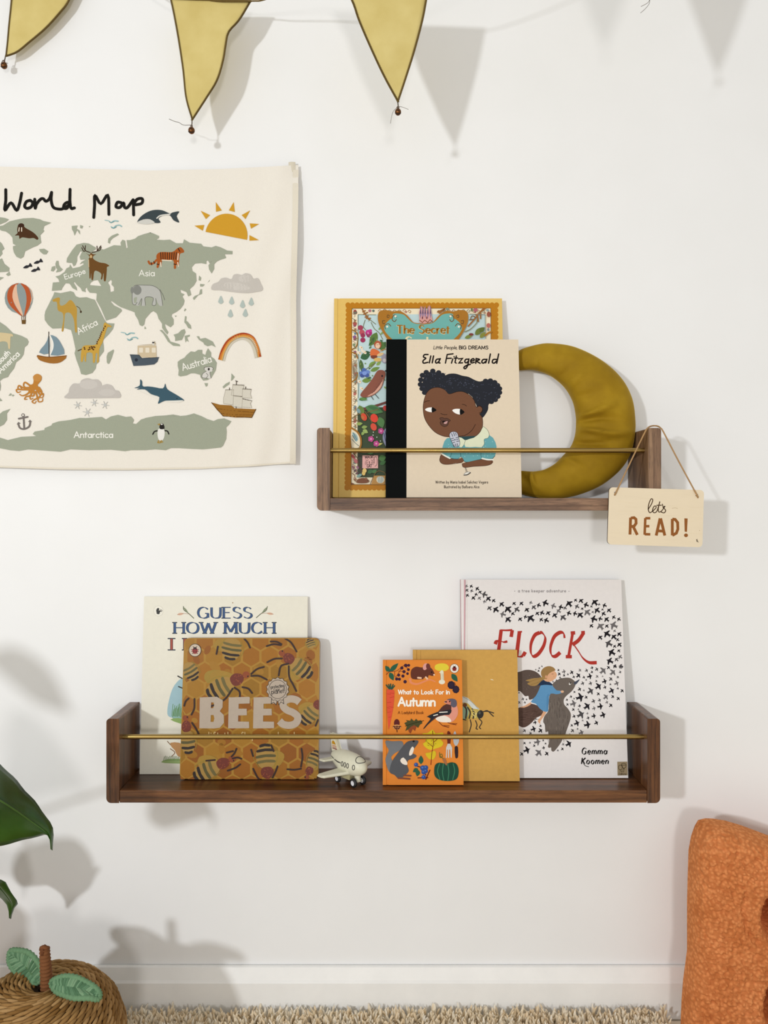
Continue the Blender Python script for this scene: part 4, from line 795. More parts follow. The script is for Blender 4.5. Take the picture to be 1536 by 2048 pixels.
# ------------------------------------------------------------------ books on the lower shelf
# --- cream paperback
a = Art(); a.view(270, 1180, 620)
BL, RD = '#33517e', '#a04a3a'; DK = '#27303f'
def roman(txt, x, y, h, wd, col, w):
    a.text(txt, x, y, h, DK, w, wd, nib=(12, .22), serif=.12); a.text(txt, x+1, y-2, h-4, col, w*.7, wd-2, nib=(12, .12))
roman('GUESS', 548, 247, 94, 480, BL, 24); roman('HOW MUCH', 340, 380, 94, 890, BL, 25)
roman('I', 306, 526, 100, 30, RD, 26); roman('LOVE YOU', 425, 526, 100, 870, RD, 26)
a.strokes([[(516,248),(470,205),(430,175),(425,145)], [(1065,243),(1110,205),(1150,180),(1162,145)]], 7, '#5a6148'); a.leaf(425, 150, 470, 205, 14, '#7f8a6c'); a.leaf(1160, 150, 1112, 205, 14, '#7f8a6c')
a.leaf(370, 216, 432, 205, 22, '#d9b39a'); a.leaf(1215, 212, 1152, 203, 22, '#d9b39a'); a.strokes([[(370,216),(432,207),(480,212)], [(1215,212),(1152,203),(1110,206)]], 3, '#9a6f5a')
a.ell(206, 184, 43, 47, '#cfcabb'); a.ell(206, 184, 40, 44, '#ece8da'); a.poly([(190,200),(186,178),(196,160),(208,158),(214,170),(208,180),(222,178),(234,186),(220,192),(214,212),(192,210)], '#2b2b26', 2); a.strokes([[(222,170),(238,180),(232,192)]], 4, '#2b2b26'); a.ell(858, 112, 5, 5, '#9a7a52')
a.view(200, 1180, 660)
a.poly([(560,590),(510,620),(480,670),(460,740),(450,800),(455,840),(490,855),(540,860),(700,860),(720,600)], '#9dbdc6', 3); a.poly([(540,760),(500,790),(480,830),(490,860),(560,880)], '#8fb3ad', 2); R = random.Random(2)
for i in range(16): a.hold = i > 0; a.stroke([(480+i*6,850-R.random()*10),(488+i*6,800-R.random()*40)], 4, '#5f8a55', 0)
a.hold = False; a.poly([(470,865),(520,855),(580,870),(590,900),(530,890)], '#8aa860', 2); a.poly([(408,1150),(450,1130),(530,1128),(640,1140),(640,1160),(480,1158)], '#93ab6b', 2)
for i in range(14): a.hold = i > 0; a.stroke([(425+i*9,1140),(430+i*9,1118-R.random()*10)], 3.5, '#5f7a48', 0)
a.hold = False; a.strokes([[(450,1010),(480,1040),(520,1050),(560,1035)], [(470,1060),(500,1085),(480,1110)], [(500,1040),(520,1080),(540,1110)]], 5, '#7a5230'); a.poly([(470,1020),(530,1020),(560,1050),(560,1110),(520,1110),(500,1070),(480,1050)], '#b98a58', 2)
a.strokes([[(520,575),(548,590)], [(525,645),(550,655)]], 8, '#2c2a26')
book('picture_book', 'tall cream paperback with blue lettering, leaning behind the honeycomb book', 279, 612.5, 1193, 0.0300, 0.0055, 0.0045, LZD, a, '#e6e2d3', SATIN, kind='soft', rc=0.0008, cover_t=0.0008)
# --- honeycomb board book
a = Art(); a.view(350, 1260, 650)
R = random.Random(11); hexr = 118
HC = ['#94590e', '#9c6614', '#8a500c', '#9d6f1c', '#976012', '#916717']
sub = Art()
for row in range(11):
    for c in range(9):
        cx = 190*c+(95 if row % 2 else 0)+20; cy = 165*row-60
        if not (110 < cx < 1440 and 110 < cy < 1500):
            pass
        pts = [(cx+96*math.sin(k*math.pi/3), cy+100*math.cos(k*math.pi/3)) for k in range(6)]
        # keep each cell inside the cover outline
        q = []
        for x, y in pts:
            t = (y-80)/1455.0; xl = 100-52*t; xr = 1474-4*t
            q.append((min(max(x, xl+6), xr-6), min(max(y, 84), 1528)))
        if max(p[0] for p in q)-min(p[0] for p in q) < 20 or max(p[1] for p in q)-min(p[1] for p in q) < 20: continue
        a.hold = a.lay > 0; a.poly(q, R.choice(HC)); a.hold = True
        cxs = sum(p[0] for p in q)/6; cys = sum(p[1] for p in q)/6
a.hold = False
for i in range(30):
    x, y = 160+R.random()*1230, 160+R.random()*1280; a.hold = i > 0
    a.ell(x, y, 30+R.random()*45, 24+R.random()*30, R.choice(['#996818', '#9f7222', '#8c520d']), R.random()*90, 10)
a.hold = False
BD, BY, BG, TH = '#2a1e18', '#a3803f', '#8a7a40', '#6d3022'
def bee(cx, cy, L, Wd, rot, head=True, legs=1):
    """abdomen centre, length towards the head along rot (degrees), striped"""
    ca, sa = math.cos(math.radians(rot)), math.sin(math.radians(rot))
    T = lambda u, v: (cx+u*ca-v*sa, cy+u*sa+v*ca)
    a.poly([T(-L*.2,-Wd*.45),(T(-L*.05,-Wd*.95)),T(L*.35,-Wd*.75),T(L*.5,-Wd*.25)], '#9f7c2e', 3)
    a.poly([T(-L*.55,0),T(-L*.4,-Wd*.36),T(-L*.05,-Wd*.5),T(L*.35,-Wd*.38),T(L*.5,0),T(L*.35,Wd*.38),T(-L*.05,Wd*.5),T(-L*.4,Wd*.36)], BY, 3)
    for u, h, c in ((-.46,.26,BD), (-.26,.42,BD), (-.02,.48,'#57502c'), (.2,.44,'#6a5f34')):
        a.poly([T(L*u-L*.05,-Wd*h),T(L*u+L*.055,-Wd*h),T(L*u+L*.02,0),T(L*u+L*.055,Wd*h),T(L*u-L*.05,Wd*h),T(L*u-L*.09,0)], c, 2)
    a.strokes([[T(L*.4,-Wd*.4),T(0,-Wd*.62),T(-L*.35,-Wd*.55)], [T(L*.4,Wd*.4),T(0,Wd*.62),T(-L*.35,Wd*.5)]], 6, '#8d7a2e')
    if head:
        a.poly([T(L*.42,-Wd*.2),T(L*.6,-Wd*.34),T(L*.78,-Wd*.25),T(L*.9,0),T(L*.78,Wd*.26),T(L*.58,Wd*.32),T(L*.42,Wd*.18)], TH, 3); a.ell(*T(L*1.0,0), L*.13, L*.12, '#8a4422')
        for k in range(22): a.hold = k > 0; u, v = .45+R.random()*.45, (R.random()-.5)*.5; p = T(L*u, Wd*v); a.stroke([p, (p[0]+R.uniform(-14,14), p[1]+R.uniform(-14,14))], 4, R.choice(['#96452c', '#6b2a24', '#a55a30']), 0)
        a.hold = False; a.ell(*T(L*1.03,Wd*.12), 7, 9, '#22140f')
    return T
a.poly([(300,470),(340,420),(450,410),(590,450),(620,500),(560,540),(430,560),(320,530)], '#997c2e', 3)
bee(470, 590, 290, 190, -27)
bee(1290, 390, 250, 165, -142)
bee(580, 190, 220, 200, -80, False); bee(160, 420, 190, 150, -120, False); bee(1390, 140, 100, 90, 70, False); bee(130, 1140, 240, 150, -95); bee(1380, 870, 220, 150, -50, True); bee(930, 1300, 250, 200, 85); bee(330, 1440, 280, 170, -25); bee(1420, 1330, 190, 120, 112)
a.strokes([[(780,450),(840,400),(910,378)], [(780,470),(860,470),(940,508)], [(610,590),(665,640),(648,750)], [(690,585),(750,600),(790,645)], [(590,600),(520,700),(440,750),(372,780)], [(940,165),(1010,145),(1085,155)], [(980,118),(1040,120),(1090,145)], [(945,330),(1020,295),(1095,292)], [(1062,465),(1085,370),(1160,345)], [(1165,370),(1170,480),(1210,560),(1242,625)], [(1125,85),(1190,130),(1245,220)], [(710,90),(745,130),(768,180)], [(425,245),(440,170)], [(95,775),(110,730),(140,700)], [(170,865),(198,800),(200,705)], [(175,950),(215,1010),(248,1075)], [(320,1338),(410,1330)], [(530,1255),(595,1240)], [(580,1295),(610,1260),(630,1215)], [(590,1315),(640,1305),(680,1318)], [(540,1440),(620,1410),(668,1375)], [(780,1225),(800,1290)], [(985,1180),(1010,1240)], [(800,1420),(840,1500),(860,1525)], [(1050,1395),(1030,1450),(1000,1510)], [(1295,1215),(1305,1300),(1290,1400)], [(1150,1425),(1220,1430),(1290,1420)], [(1440,980),(1465,920)]], 18, '#321d17', 4)
LB = '#b3a392'  # white lettering and sticker, darkened: shade is put into the print colour
a.hold = False
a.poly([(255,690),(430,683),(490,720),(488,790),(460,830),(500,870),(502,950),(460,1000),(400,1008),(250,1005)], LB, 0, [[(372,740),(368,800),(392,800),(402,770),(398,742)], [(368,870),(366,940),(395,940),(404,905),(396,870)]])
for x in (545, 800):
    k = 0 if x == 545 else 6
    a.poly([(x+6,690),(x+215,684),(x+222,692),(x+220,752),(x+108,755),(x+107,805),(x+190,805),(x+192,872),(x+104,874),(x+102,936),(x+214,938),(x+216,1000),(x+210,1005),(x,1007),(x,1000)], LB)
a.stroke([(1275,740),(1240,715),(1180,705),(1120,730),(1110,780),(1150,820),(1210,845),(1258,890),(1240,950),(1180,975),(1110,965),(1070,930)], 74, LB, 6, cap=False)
a.text('lift-the-flap eco book', 345, 1108, 62, '#d9ba80', 9, 905, track=.22)
a.view(350, 1260, 650)
for (x, y) in ((1052, 607),):
    a.poly([(985,690),(985,755),(1010,738),(1038,765),(1050,700),(1062,765),(1085,735),(1115,758),(1108,690)], LB); a.stroke([(990,690),(985,755),(1010,738),(1036,765),(1050,705),(1064,765),(1085,735),(1115,755),(1108,690)], 6, '#2b2520', 0)
    ring = [(x+(118 if k % 2 else 104)*math.cos(k*math.pi/14), y+(124 if k % 2 else 110)*math.sin(k*math.pi/14)) for k in range(28)]
    a.poly(ring, LB, 2); a.stroke(ring, 5, '#2b2520', 2, closed=True); a.stroke([(x+90*math.cos(k*.35), y+95*math.sin(k*.35)) for k in range(18)], 5, '#2b2520', 3, closed=True)
a.text('protecting', 982, 602, 34, '#2b2520', 5, 140, rot=-8); a.text('our', 1030, 622, 26, '#2b2520', 4.5, 44, rot=-4); a.text('planet!', 988, 655, 46, '#2b2520', 6, 142, rot=-6)
def ladybird(x, y, r, paper='#e6dccb'):
    a.ell(x, y, r, r*1.04, '#221d1b', 0, 28); a.ell(x, y, r*.92, r*.96, paper, 0, 28)
    a.strokes([[(x-r*.18,y-r*.42),(x-r*.3,y-r*.62)], [(x+r*.18,y-r*.42),(x+r*.3,y-r*.62)], [(x-r*.6,y-r*.1),(x+r*.6,y-r*.1)], [(x-r*.58,y+r*.18),(x+r*.58,y+r*.18)], [(x-r*.45,y+r*.5),(x+r*.45,y+r*.5)]], r*.09, '#2a1716', 0)
    a.ell(x, y+r*.08, r*.45, r*.5, '#a3332f'); a.ell(x, y-r*.33, r*.26, r*.18, '#2a1716'); a.stroke([(x,y-r*.4),(x,y+r*.58)], r*.07, '#2a1716', 0)
    for dx, dy in ((-.22,-.08), (.22,-.08), (-.22,.25), (.22,.25)): a.ell(x+dx*r, y+dy*r, r*.11, r*.11, '#2a1716', 0, 8)
ladybird(206, 207, 64, '#c9b9a5')  # white logo paper with the book's shade put into its colour
a.clip = [(372,1277.5),(636,1277.5),(639,1281),(636.5,1553),(631,1558.5),(362,1558.5),(360.2,1556),(369,1280)]
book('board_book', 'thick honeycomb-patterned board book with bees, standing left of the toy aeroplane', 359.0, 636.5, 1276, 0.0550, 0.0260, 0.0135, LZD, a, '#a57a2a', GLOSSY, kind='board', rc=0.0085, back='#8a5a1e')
# --- tall white book
a = Art(); a.view(920, 1150, 1260)
a.poly([(36,42),(50,42),(34,1840),(20,1840)], '#cfa3aa'); a.stroke([(66,44),(60,1840)], 4, '#dcd6cf', 0)
R = random.Random(21)
def bird(x, y, r, rot, col):
    ca, sa = math.cos(rot), math.sin(rot); T = lambda u, v: (x+(u*ca-v*sa)*r, y+(u*sa+v*ca)*r)
    a.poly([T(1.0,-.05),T(.55,-.2),T(.25,-.95),T(-.05,-1.1),T(-.05,-.3),T(-.5,-.25),T(-.95,-.42),T(-.8,0),T(-.95,.3),T(-.5,.2),T(-.1,.3),T(-.2,1.0),T(.1,.9),T(.5,.22)], col)
def flock(lst, rot0):
    x0 = a.o[0]
    for i, (x, y, r) in enumerate(lst):
        a.hold = i > 0; bird(x, y, r*(1.28 if x0 < 1000 else 1.12), rot0+R.uniform(-.35, .35), R.choice(['#1f1c20', '#1f1c20', '#242126', '#262329', '#4d4a4c', '#6d696a']))
    a.hold = False
flock([(60,100,12),(102,102,14),(157,124,17),(182,155,15),(64,138,14),(106,143,13),(146,176,14),(222,176,24),(68,184,14),(122,208,17),(176,210,15),(222,240,14),(258,215,22),(305,232,16),(268,300,20),(325,313,26),(378,265,22),(388,355,24),(436,310,30),(490,258,16),(515,312,24),(556,258,18),(478,350,16),(436,402,26),(545,400,18),(592,378,16),(640,250,14),(668,292,20),(606,315,20),(712,273,18),(640,392,32),(772,253,26),(700,348,17),(742,342,20),(735,404,17),(798,345,20),(780,410,22),(845,280,22),(858,365,22),(912,290,20),(892,325,20),(950,298,15),(933,384,26),(988,260,28),(985,345,20),(1045,228,14),(1058,285,19),(1095,234,20),(1040,348,19),(1105,305,12),(1088,362,26),(1140,270,22),(1152,338,28),(1188,285,11),(1220,248,28),(1200,335,10),(1258,266,10),(1240,320,25),(1288,312,10),(1306,275,18),(1298,350,19),(1348,320,19),(1210,397,28),(1268,395,18),(1326,402,22),(1390,382,16),(1436,400,16),(1188,460,17),(1272,465,30),(1328,462,16),(1390,455,32),(1398,505,12),(1330,532,30),(1268,565,20),(1392,560,24),(1440,535,20),(1425,585,14),(1345,620,30),(1398,645,14),(1442,630,20),(1372,700,30),(1436,685,14),(1355,778,28),(1415,764,17),(1448,740,18),(1400,825,16),(1455,825,18)], math.pi*1.18)
a.view(1020, 1320, 1260)
flock([(620,130,16),(630,180,22),(640,225,14),(690,150,26),(692,198,18),(740,185,14),(790,160,26),(815,218,18),(875,200,32),(895,132,20),(945,222,18),(980,135,22),(1020,210,34),(1050,100,20),(1048,155,18),(1110,120,24),(1115,212,20),(1190,140,46),(1185,210,12),(1260,98,24),(1315,160,42),(1345,80,20),(1420,85,28),(1410,155,18),(1290,245,26),(1380,220,18),(1030,300,24),(975,255,14),(930,300,24),(1105,270,16),(1210,275,32),(1130,340,44),(1215,350,22),(1285,312,14),(1365,300,32),(1380,365,16),(890,375,24),(945,390,14),(1030,400,44),(1300,395,38),(1435,395,24),(825,410,16),(1130,435,22),(780,470,18),(820,495,12),(895,480,52),(975,478,22),(1225,475,36),(1315,470,22),(1385,495,24),(728,510,16),(810,560,42),(1068,528,26),(1145,515,22),(1240,542,20),(735,570,18),(890,588,20),(985,595,46),(1075,620,24),(1155,595,38),(1290,582,26),(810,635,20),(875,632,12),(820,722,22),(905,700,50),(990,685,16),(1000,742,20),(1072,718,30),(1190,705,38),(855,810,38),(930,775,14),(790,838,18),(990,830,44),(1105,805,28),(865,882,14),(800,905,24),(912,930,34),(765,955,14),(750,1075,42),(680,1080,18),(670,1140,20),(612,1158,14),(470,1200,28),(430,1125,20),(365,1190,46),(350,1050,42),(425,1030,14),(455,1070,14),(310,1098,18),(215,1155,44),(255,1060,14),(185,1065,18),(150,1205,24),(320,800,24),(330,755,14),(300,885,36),(390,845,18),(390,905,30),(185,905,22),(262,940,20),(165,500,18),(190,545,14),(212,505,12),(118,545,20),(330,125,12),(365,140,16),(375,105,14),(408,82,12),(550,278,14),(595,260,12),(115,420,12)], -.55)
WG = '#5d4f48'
a.poly([(-120,170),(100,155),(180,130),(260,127),(340,155),(400,215),(430,300),(400,400),(340,470),(250,510),(235,460),(190,462),(130,400),(60,400),(-120,330)], WG, 3)
a.poly([(-120,640),(110,612),(200,580),(280,560),(380,600),(430,680),(380,720),(330,745),(270,810),(200,858),(150,860),(90,830),(-120,760)], '#5c473f', 3)
for i in range(60): a.hold = i > 0; x = 110+R.random()*250; y = 620+R.random()*180; a.stroke([(x,y),(x+50,y-14+R.random()*20)], 4, R.choice(['#4a3730', '#705850']), 0) if y < 830-(x-110)*.3 else None
for i in range(50): x = 120+R.random()*250; y = 190+R.random()*200; a.ell(x, y, 4, 3, R.choice(['#7d6f66', '#4a3f3a']), 0, 6)
a.hold = False
BB = '#6d635c'
a.poly([(545,310),(600,260),(680,230),(760,228),(810,255),(840,290),(830,340),(790,400),(720,460),(688,510),(695,570),(740,620),(778,690),(770,770),(740,860),(710,940),(690,980),(650,1060),(600,1130),(560,1172),(530,1160),(525,1120),(500,1125),(485,1105),(500,1040),(490,920),(455,920),(445,830),(425,790),(440,720),(490,650),(495,560),(510,440),(560,400)], BB, 3)
for i in range(170):
    a.hold = i > 0; y = 470+R.random()*560; x = (510 if y < 620 else 450)+R.random()*(170 if y < 620 else 290)
    if y > 800 and x > 720: continue
    a.stroke([(x,y),(x-4+R.random()*10,y+40)], 4, R.choice(['#57504a', '#80766d', '#4d4540', '#746a62']), 0)
a.hold = False
a.poly([(815,288),(850,268),(893,245),(870,285),(835,318)], '#4a4e5c', 2); a.ell(768, 302, 13, 19, '#e6e2dc', 30); a.ell(772, 296, 9, 12, '#2a2624'); a.strokes([[(760,280),(790,290)]], 5, '#3a3432')
a.strokes([[(680,240),(640,240)], [(660,232),(625,248)]], 6, '#57504a')
a.poly([(430,655),(470,660),(420,740),(385,790),(392,815),(370,805),(355,775),(385,740)], '#dca883', 2); a.poly([(270,540),(230,560),(180,590),(120,605),(180,610),(260,575)], '#dca883', 2)
a.poly([(395,320),(440,300),(520,310),(560,350),(600,390),(660,395),(655,425),(590,438),(520,430),(490,520),(490,650),(440,660),(380,620),(330,560),(265,535),(330,460),(370,380)], '#5f93bd', 2); a.ell(668, 405, 22, 15, '#e0b28e'); a.poly([(470,470),(500,440),(490,600),(470,650)], '#5386b0', 2)
a.poly([(360,325),(400,270),(440,255),(520,290),(550,325),(500,320),(440,318)], '#27364f', 2); a.ell(495, 190, 92, 90, '#dca883'); a.poly([(400,200),(400,140),(440,95),(500,78),(555,95),(582,130),(560,140),(510,165),(480,200),(470,245),(430,230)], '#9c7a4c', 3); a.poly([(430,215),(360,230),(290,235),(200,262),(260,280),(220,300),(270,330),(340,325),(400,270),(450,240)], '#a38350', 3); a.strokes([[(410,235),(330,250),(240,285)], [(420,250),(350,290),(270,315)]], 4, '#7d5e35'); a.ell(462, 215, 14, 20, '#d39c78'); a.strokes([[(535,180),(555,178)], [(560,212),(582,212)]], 5, '#5a3a28'); a.poly([(582,150),(600,190),(590,220),(575,245),(560,200)], '#dca883', 2)
a.view(920, 1150, 1260); RF = '#b0382f'
def brush(lst, w, nibang=35, thin=.25):
    for q in lst: a.stroke(q, w, RF, 5 if len(q) > 2 else 0, nib=(nibang, thin))
brush([[(372,495),(342,740)], [(365,498),(420,500),(472,497)], [(472,497),(462,560)], [(318,625),(330,600),(360,596),(395,606),(428,600)]], 32, 20)
brush([[(537,515),(510,735)], [(520,515),(560,512)], [(500,735),(545,738),(570,730)], [(570,730),(590,695)]], 34, 10)
brush([[(720,520),(675,545),(642,620),(640,700),(665,735),(710,710),(755,640),(770,570),(745,525),(720,520)], [(945,570),(935,528),(900,520),(850,560),(818,650),(825,720),(860,735),(905,700)], [(1018,525),(980,738)], [(1000,525),(1040,522)], [(955,738),(1010,738)], [(1115,525),(1070,590),(1015,630)], [(1095,522),(1128,520)], [(1025,625),(1070,690),(1110,750),(1165,790),(1235,792)]], 34, 60)
a.text('a tree keeper adventure', 524, 156, 26, '#9a9494', 4.5, 432, track=.22); a.ell(494, 146, 4, 4, '#9a9494'); a.ell(984, 147, 4, 4, '#9a9494')
a.view(1020, 1320, 1260)
for t, y, x, wd in (('Gemma', 1205, 915, 322), ('Koomen', 1330, 910, 345)): a.text(t, x, y, 78, '#1d1a1a', 17, wd, nib=(35, .3), slant=.14, track=.2)
a.stroke([(930,1300),(960,1350),(1005,1365)], 8, '#1d1a1a', 4)
a.poly([(1372,1302),(1506,1300),(1510,1475),(1376,1478)], '#9c8a6c'); a.strokes([[(1390,1355),(1410,1345),(1432,1360),(1432,1395),(1410,1405),(1390,1390),(1390,1355)], [(1425,1330),(1450,1322),(1482,1332),(1480,1370),(1455,1385),(1440,1370),(1425,1330)], [(1425,1345),(1482,1345)], [(1450,1385),(1445,1410)], [(1460,1385),(1465,1405)]], 6, '#33291f'); a.text('First', 1405, 1435, 26, '#4a3c2c', 4, 55); a.text('Editions', 1392, 1470, 26, '#4a3c2c', 4, 96)
a.clip = [(928,1159.6),(1242.6,1159.6),(1255.6,1557),(926.6,1557)]
book('picture_book', 'tall white picture book covered in black birds, standing at the right end panel', 926, 1256.5, 1159, 0.0500, 0.0125, 0.0095, LZD, a, '#e9e4e2', MATTE, spine='#b86a78')
# --- kraft book with a bee
a = Art(); a.view(750, 1290, 1050)
a.stroke([(466,55),(480,1410)], 5, '#b08440', 0)
a.poly([(700,560),(900,525),(980,570),(1040,630),(1070,660),(1000,650),(930,600),(760,640)], '#d3d8d2', 2); a.strokes([[(900,530),(980,575),(1060,655)], [(760,600),(920,590)]], 5, '#8d9490')
a.poly([(800,640),(930,590),(1000,650),(1060,660),(1090,700),(1060,755),(990,750),(930,770),(820,760)], '#c3a94e', 3); a.poly([(900,600),(940,620),(960,690),(940,740),(900,760)], '#8fae94', 2)
for q in ([(905,620),(935,660),(930,750)], [(950,640),(975,690),(965,750)], [(995,655),(1015,700),(1005,750)]): a.stroke(q, 15, '#3d3327', 4)
for i in range(40): a.hold = i > 0; x, y = 985+R.random()*80, 655+R.random()*85; a.stroke([(x,y),(x+8,y+8)], 4, '#e0d28a', 0)
a.hold = False; a.ell(920, 615, 22, 20, '#6b4426'); a.ell(1078, 710, 34, 44, '#2c2a26', 15); a.ell(1070, 695, 12, 16, '#55554c')
a.strokes([[(1105,685),(1150,672),(1185,705),(1212,730)], [(1115,680),(1160,680),(1215,697)], [(975,765),(985,820),(965,890)], [(1030,775),(1045,820),(1035,855),(1050,862)], [(1065,755),(1095,790),(1070,840),(1082,858)], [(900,760),(930,768)]], 11, '#3a3026', 4)
a.poly([(1180,348),(1205,352),(1215,362),(1190,358)], '#e9dcc0')
book('kraft_notebook', 'plain ochre hardback with one bee, between the small orange and tall white books', 827, 1039.5, 1300, 0.0640, 0.0400, 0.0095, LZD, a, '#cfa050', KRAFTM)
# --- small orange book
a = Art(); a.view(750, 1290, 1050); R = random.Random(9)
GN, PU = '#2f5c46', '#3d2338'
for (x0, y0, x1, y1, w) in ((150,275,240,185,48), (150,275,105,212,46), (150,280,190,365,52)): a.leaf(x0, y0, x1, y1, w, GN)
a.strokes([[(115,302),(150,275),(220,265),(300,210),(340,250)], [(200,270),(210,330),(270,240)], [(240,270),(300,270)]], 6, '#7d3a22')
for (x, y, r) in ((275,235,17), (315,210,19), (345,208,15), (342,252,15), (297,273,17), (333,293,14), (242,308,16), (286,318,17), (222,348,17), (250,350,16), (308,376,18)): a.ell(x, y, r, r, PU, 0, 12)
a.poly([(365,300),(375,250),(420,222),(480,230),(530,215),(580,240),(612,300),(590,318),(550,310),(540,340),(500,335),(490,350),(385,348)], '#63362a', 3); a.ell(515,222,24,36,'#d89a92',20); a.ell(545,222,22,34,'#6d3a34',-10); a.ell(580,278,8,8,'#1d1210'); a.ell(605,305,9,8,'#e9cdb8'); a.stroke([(360,350),(370,385),(430,400),(500,375),(560,355),(615,375)], 26, '#e08a62', 6, taper=(1, .4)); a.strokes([[(440,335),(470,338)], [(520,330),(535,345)]], 18, '#e9c0a0')
a.poly([(612,240),(620,205),(670,188),(730,195),(758,232),(730,262),(680,268),(640,262)], '#dfc93f', 3); a.strokes([[(685,275),(690,385)]], 34, '#d9d3b8', 0); a.poly([(655,285),(680,258),(705,285)], '#e2dcc2'); a.ell(685, 378, 32, 24, '#e4dfcb'); a.strokes([[(672,300),(674,360)], [(695,300),(698,360)]], 5, '#b8a890')
ladybird(813, 240, 46, '#ece4d8')
a.leaf(785, 295, 845, 375, 54, GN); a.stroke([(815,385),(830,420)], 6, '#7d3a22'); 
for (cx, cy, r) in ((780,410,38), (828,455,36)):
    for k in range(9): a.ell(cx+r*.6*math.cos(k*.7), cy+r*.7*math.sin(k*.7), r*.42, r*.42, '#2b2233', 0, 10)
    a.ell(cx, cy, r*.7, r*.7, '#332839')
a.strokes([[(150,455),(115,410)], [(155,455),(140,405)], [(158,455),(160,400)], [(165,455),(185,405)], [(170,455),(200,418)]], 13, '#2f5040', 0)
a.poly([(118,470),(140,455),(180,458),(200,475),(190,620),(165,760),(142,865),(135,820),(122,650)], '#d8543a', 2); a.strokes([[(122,500),(160,505)], [(150,540),(195,530)], [(122,590),(165,585)], [(140,630),(188,640)], [(126,690),(160,685)], [(140,740),(165,735)], [(150,490),(195,495)], [(125,640),(150,650)]], 5, '#b8402c')
a.ell(223, 800, 29, 42, '#5c2626'); a.ell(224, 840, 42, 26, '#c98f5a'); a.strokes([[(185,835),(265,835)], [(200,850),(250,852)], [(195,830),(215,862)], [(225,828),(225,868)], [(255,830),(240,862)], [(224,865),(226,890)]], 8, '#4a1f1c')
a.poly([(300,800),(330,785),(315,768),(360,775),(370,752),(400,778),(420,755),(440,775),(470,770),(485,800),(460,815),(440,850),(420,830),(410,880),(385,860),(365,905),(340,865),(310,880),(325,835)], '#4b4a2c', 2); a.poly([(340,865),(400,820),(440,850),(425,835),(410,880),(385,860),(365,905)], '#8f4a2c', 2); a.stroke([(310,830),(400,800),(498,775)], 6, '#2c2a1a')
WH = '#f4eee2'
a.text('What to Look For in', 238, 502, 42, WH, 9.5, 525, track=.13); a.text('Autumn', 238, 622, 84, WH, 19, 376, track=.12); a.text('A Ladybird Book', 235, 706, 29, '#5c2a16', 3.4, 262)
a.poly([(500,850),(560,770),(640,690),(700,620),(770,600),(790,640),(780,690),(700,720),(620,750)], '#54332e', 3); a.poly([(705,585),(740,560),(790,550),(830,565),(835,610),(850,670),(840,730),(790,785),(700,790),(620,755),(700,720),(770,690),(780,620),(740,605)], '#dd9480', 3); a.poly([(620,750),(700,722),(760,745),(780,785),(720,792),(660,785)], '#ece0d2', 3); a.poly([(735,560),(790,548),(833,568),(835,625),(800,640),(775,615),(770,590)], '#5f5a68', 2); a.poly([(740,562),(775,575),(770,605),(735,600)], '#cf7f68', 2); a.poly([(706,582),(735,570),(735,592)], '#3a2522'); a.ell(765, 578, 7, 8, '#1d1210')
a.poly([(530,735),(600,700),(660,680),(740,665),(785,665),(760,715),(680,715),(610,740),(510,850),(497,850),(570,755)], '#2b2b30', 2); a.strokes([[(660,690),(740,685)], [(600,722),(640,712)]], 9, '#ece6da'); a.strokes([[(655,790),(690,825),(760,828)], [(690,825),(755,845)], [(745,795),(775,805),(838,805)], [(775,805),(830,818)]], 6, '#6b2c1c', 0)
a.poly([(485,905),(540,900),(590,865),(620,905),(690,895),(700,920),(670,960),(700,1000),(680,1040),(620,1060),(570,1075),(520,1050),(490,1010),(530,980),(510,940)], '#d8c02c', 2); a.poly([(515,1110),(560,1100),(610,1080),(625,1120),(600,1170),(550,1165)], '#d3b82a', 2); a.strokes([[(590,880),(598,1000),(580,1120),(572,1225)], [(595,1000),(640,960)], [(592,1040),(540,1000)]], 7, '#7d2c1c'); 
for i in range(30): a.hold = i > 0; a.ell(520+R.random()*150, 930+R.random()*110, 7, 5, '#a8962a', 40, 6)
a.hold = False
a.poly([(740,890),(760,885),(775,910),(770,1010),(742,1010)], '#6b2c20', 2); a.poly([(745,1010),(768,1010),(790,1050),(785,1155),(775,1150),(770,1070),(760,1070),(758,1155),(748,1155),(745,1070),(738,1070),(735,1155),(725,1155),(728,1050)], '#cdc8c4'); a.poly([(800,920),(820,880),(835,920),(860,960),(855,1000),(830,1035),(805,1000)], '#b9bcc0', 2); a.poly([(815,1045),(848,1043),(850,1140),(838,1158),(822,1150)], '#33262a', 2)
SQ = '#55565a'
a.poly([(110,980),(180,985),(275,985),(290,1040),(250,1080),(200,1110),(165,1150),(180,1200),(150,1300),(118,1230),(108,1160),(140,1080),(115,1030)], '#74767a', 3); a.poly([(340,985),(430,975),(442,1000),(400,1060),(370,1100),(410,1120),(425,1140),(390,1165),(340,1180),(330,1230),(345,1290),(300,1340),(270,1360),(240,1370),(200,1330),(150,1300),(170,1200),(230,1110),(290,1030)], SQ, 3); a.poly([(380,1040),(400,1060),(380,1120),(350,1130),(355,1085)], '#e9ded0', 2); a.poly([(258,1180),(290,1150),(330,1200),(325,1228),(280,1215)], '#e9ded0', 2); a.ell(395,985,12,10,'#1d1a1c'); a.strokes([[(240,1362),(300,1365),(355,1370)], [(300,1335),(365,1338)]], 18, '#7a4a3a')
a.leaf(470, 1220, 470, 1130, 50, GN); a.leaf(440, 1265, 388, 1300, 44, GN); a.leaf(445, 1280, 430, 1345, 46, GN); a.strokes([[(430,1240),(480,1260),(520,1330)], [(440,1360),(540,1358)], [(562,1280),(535,1340),(520,1375)]], 10, '#5c1f1a')
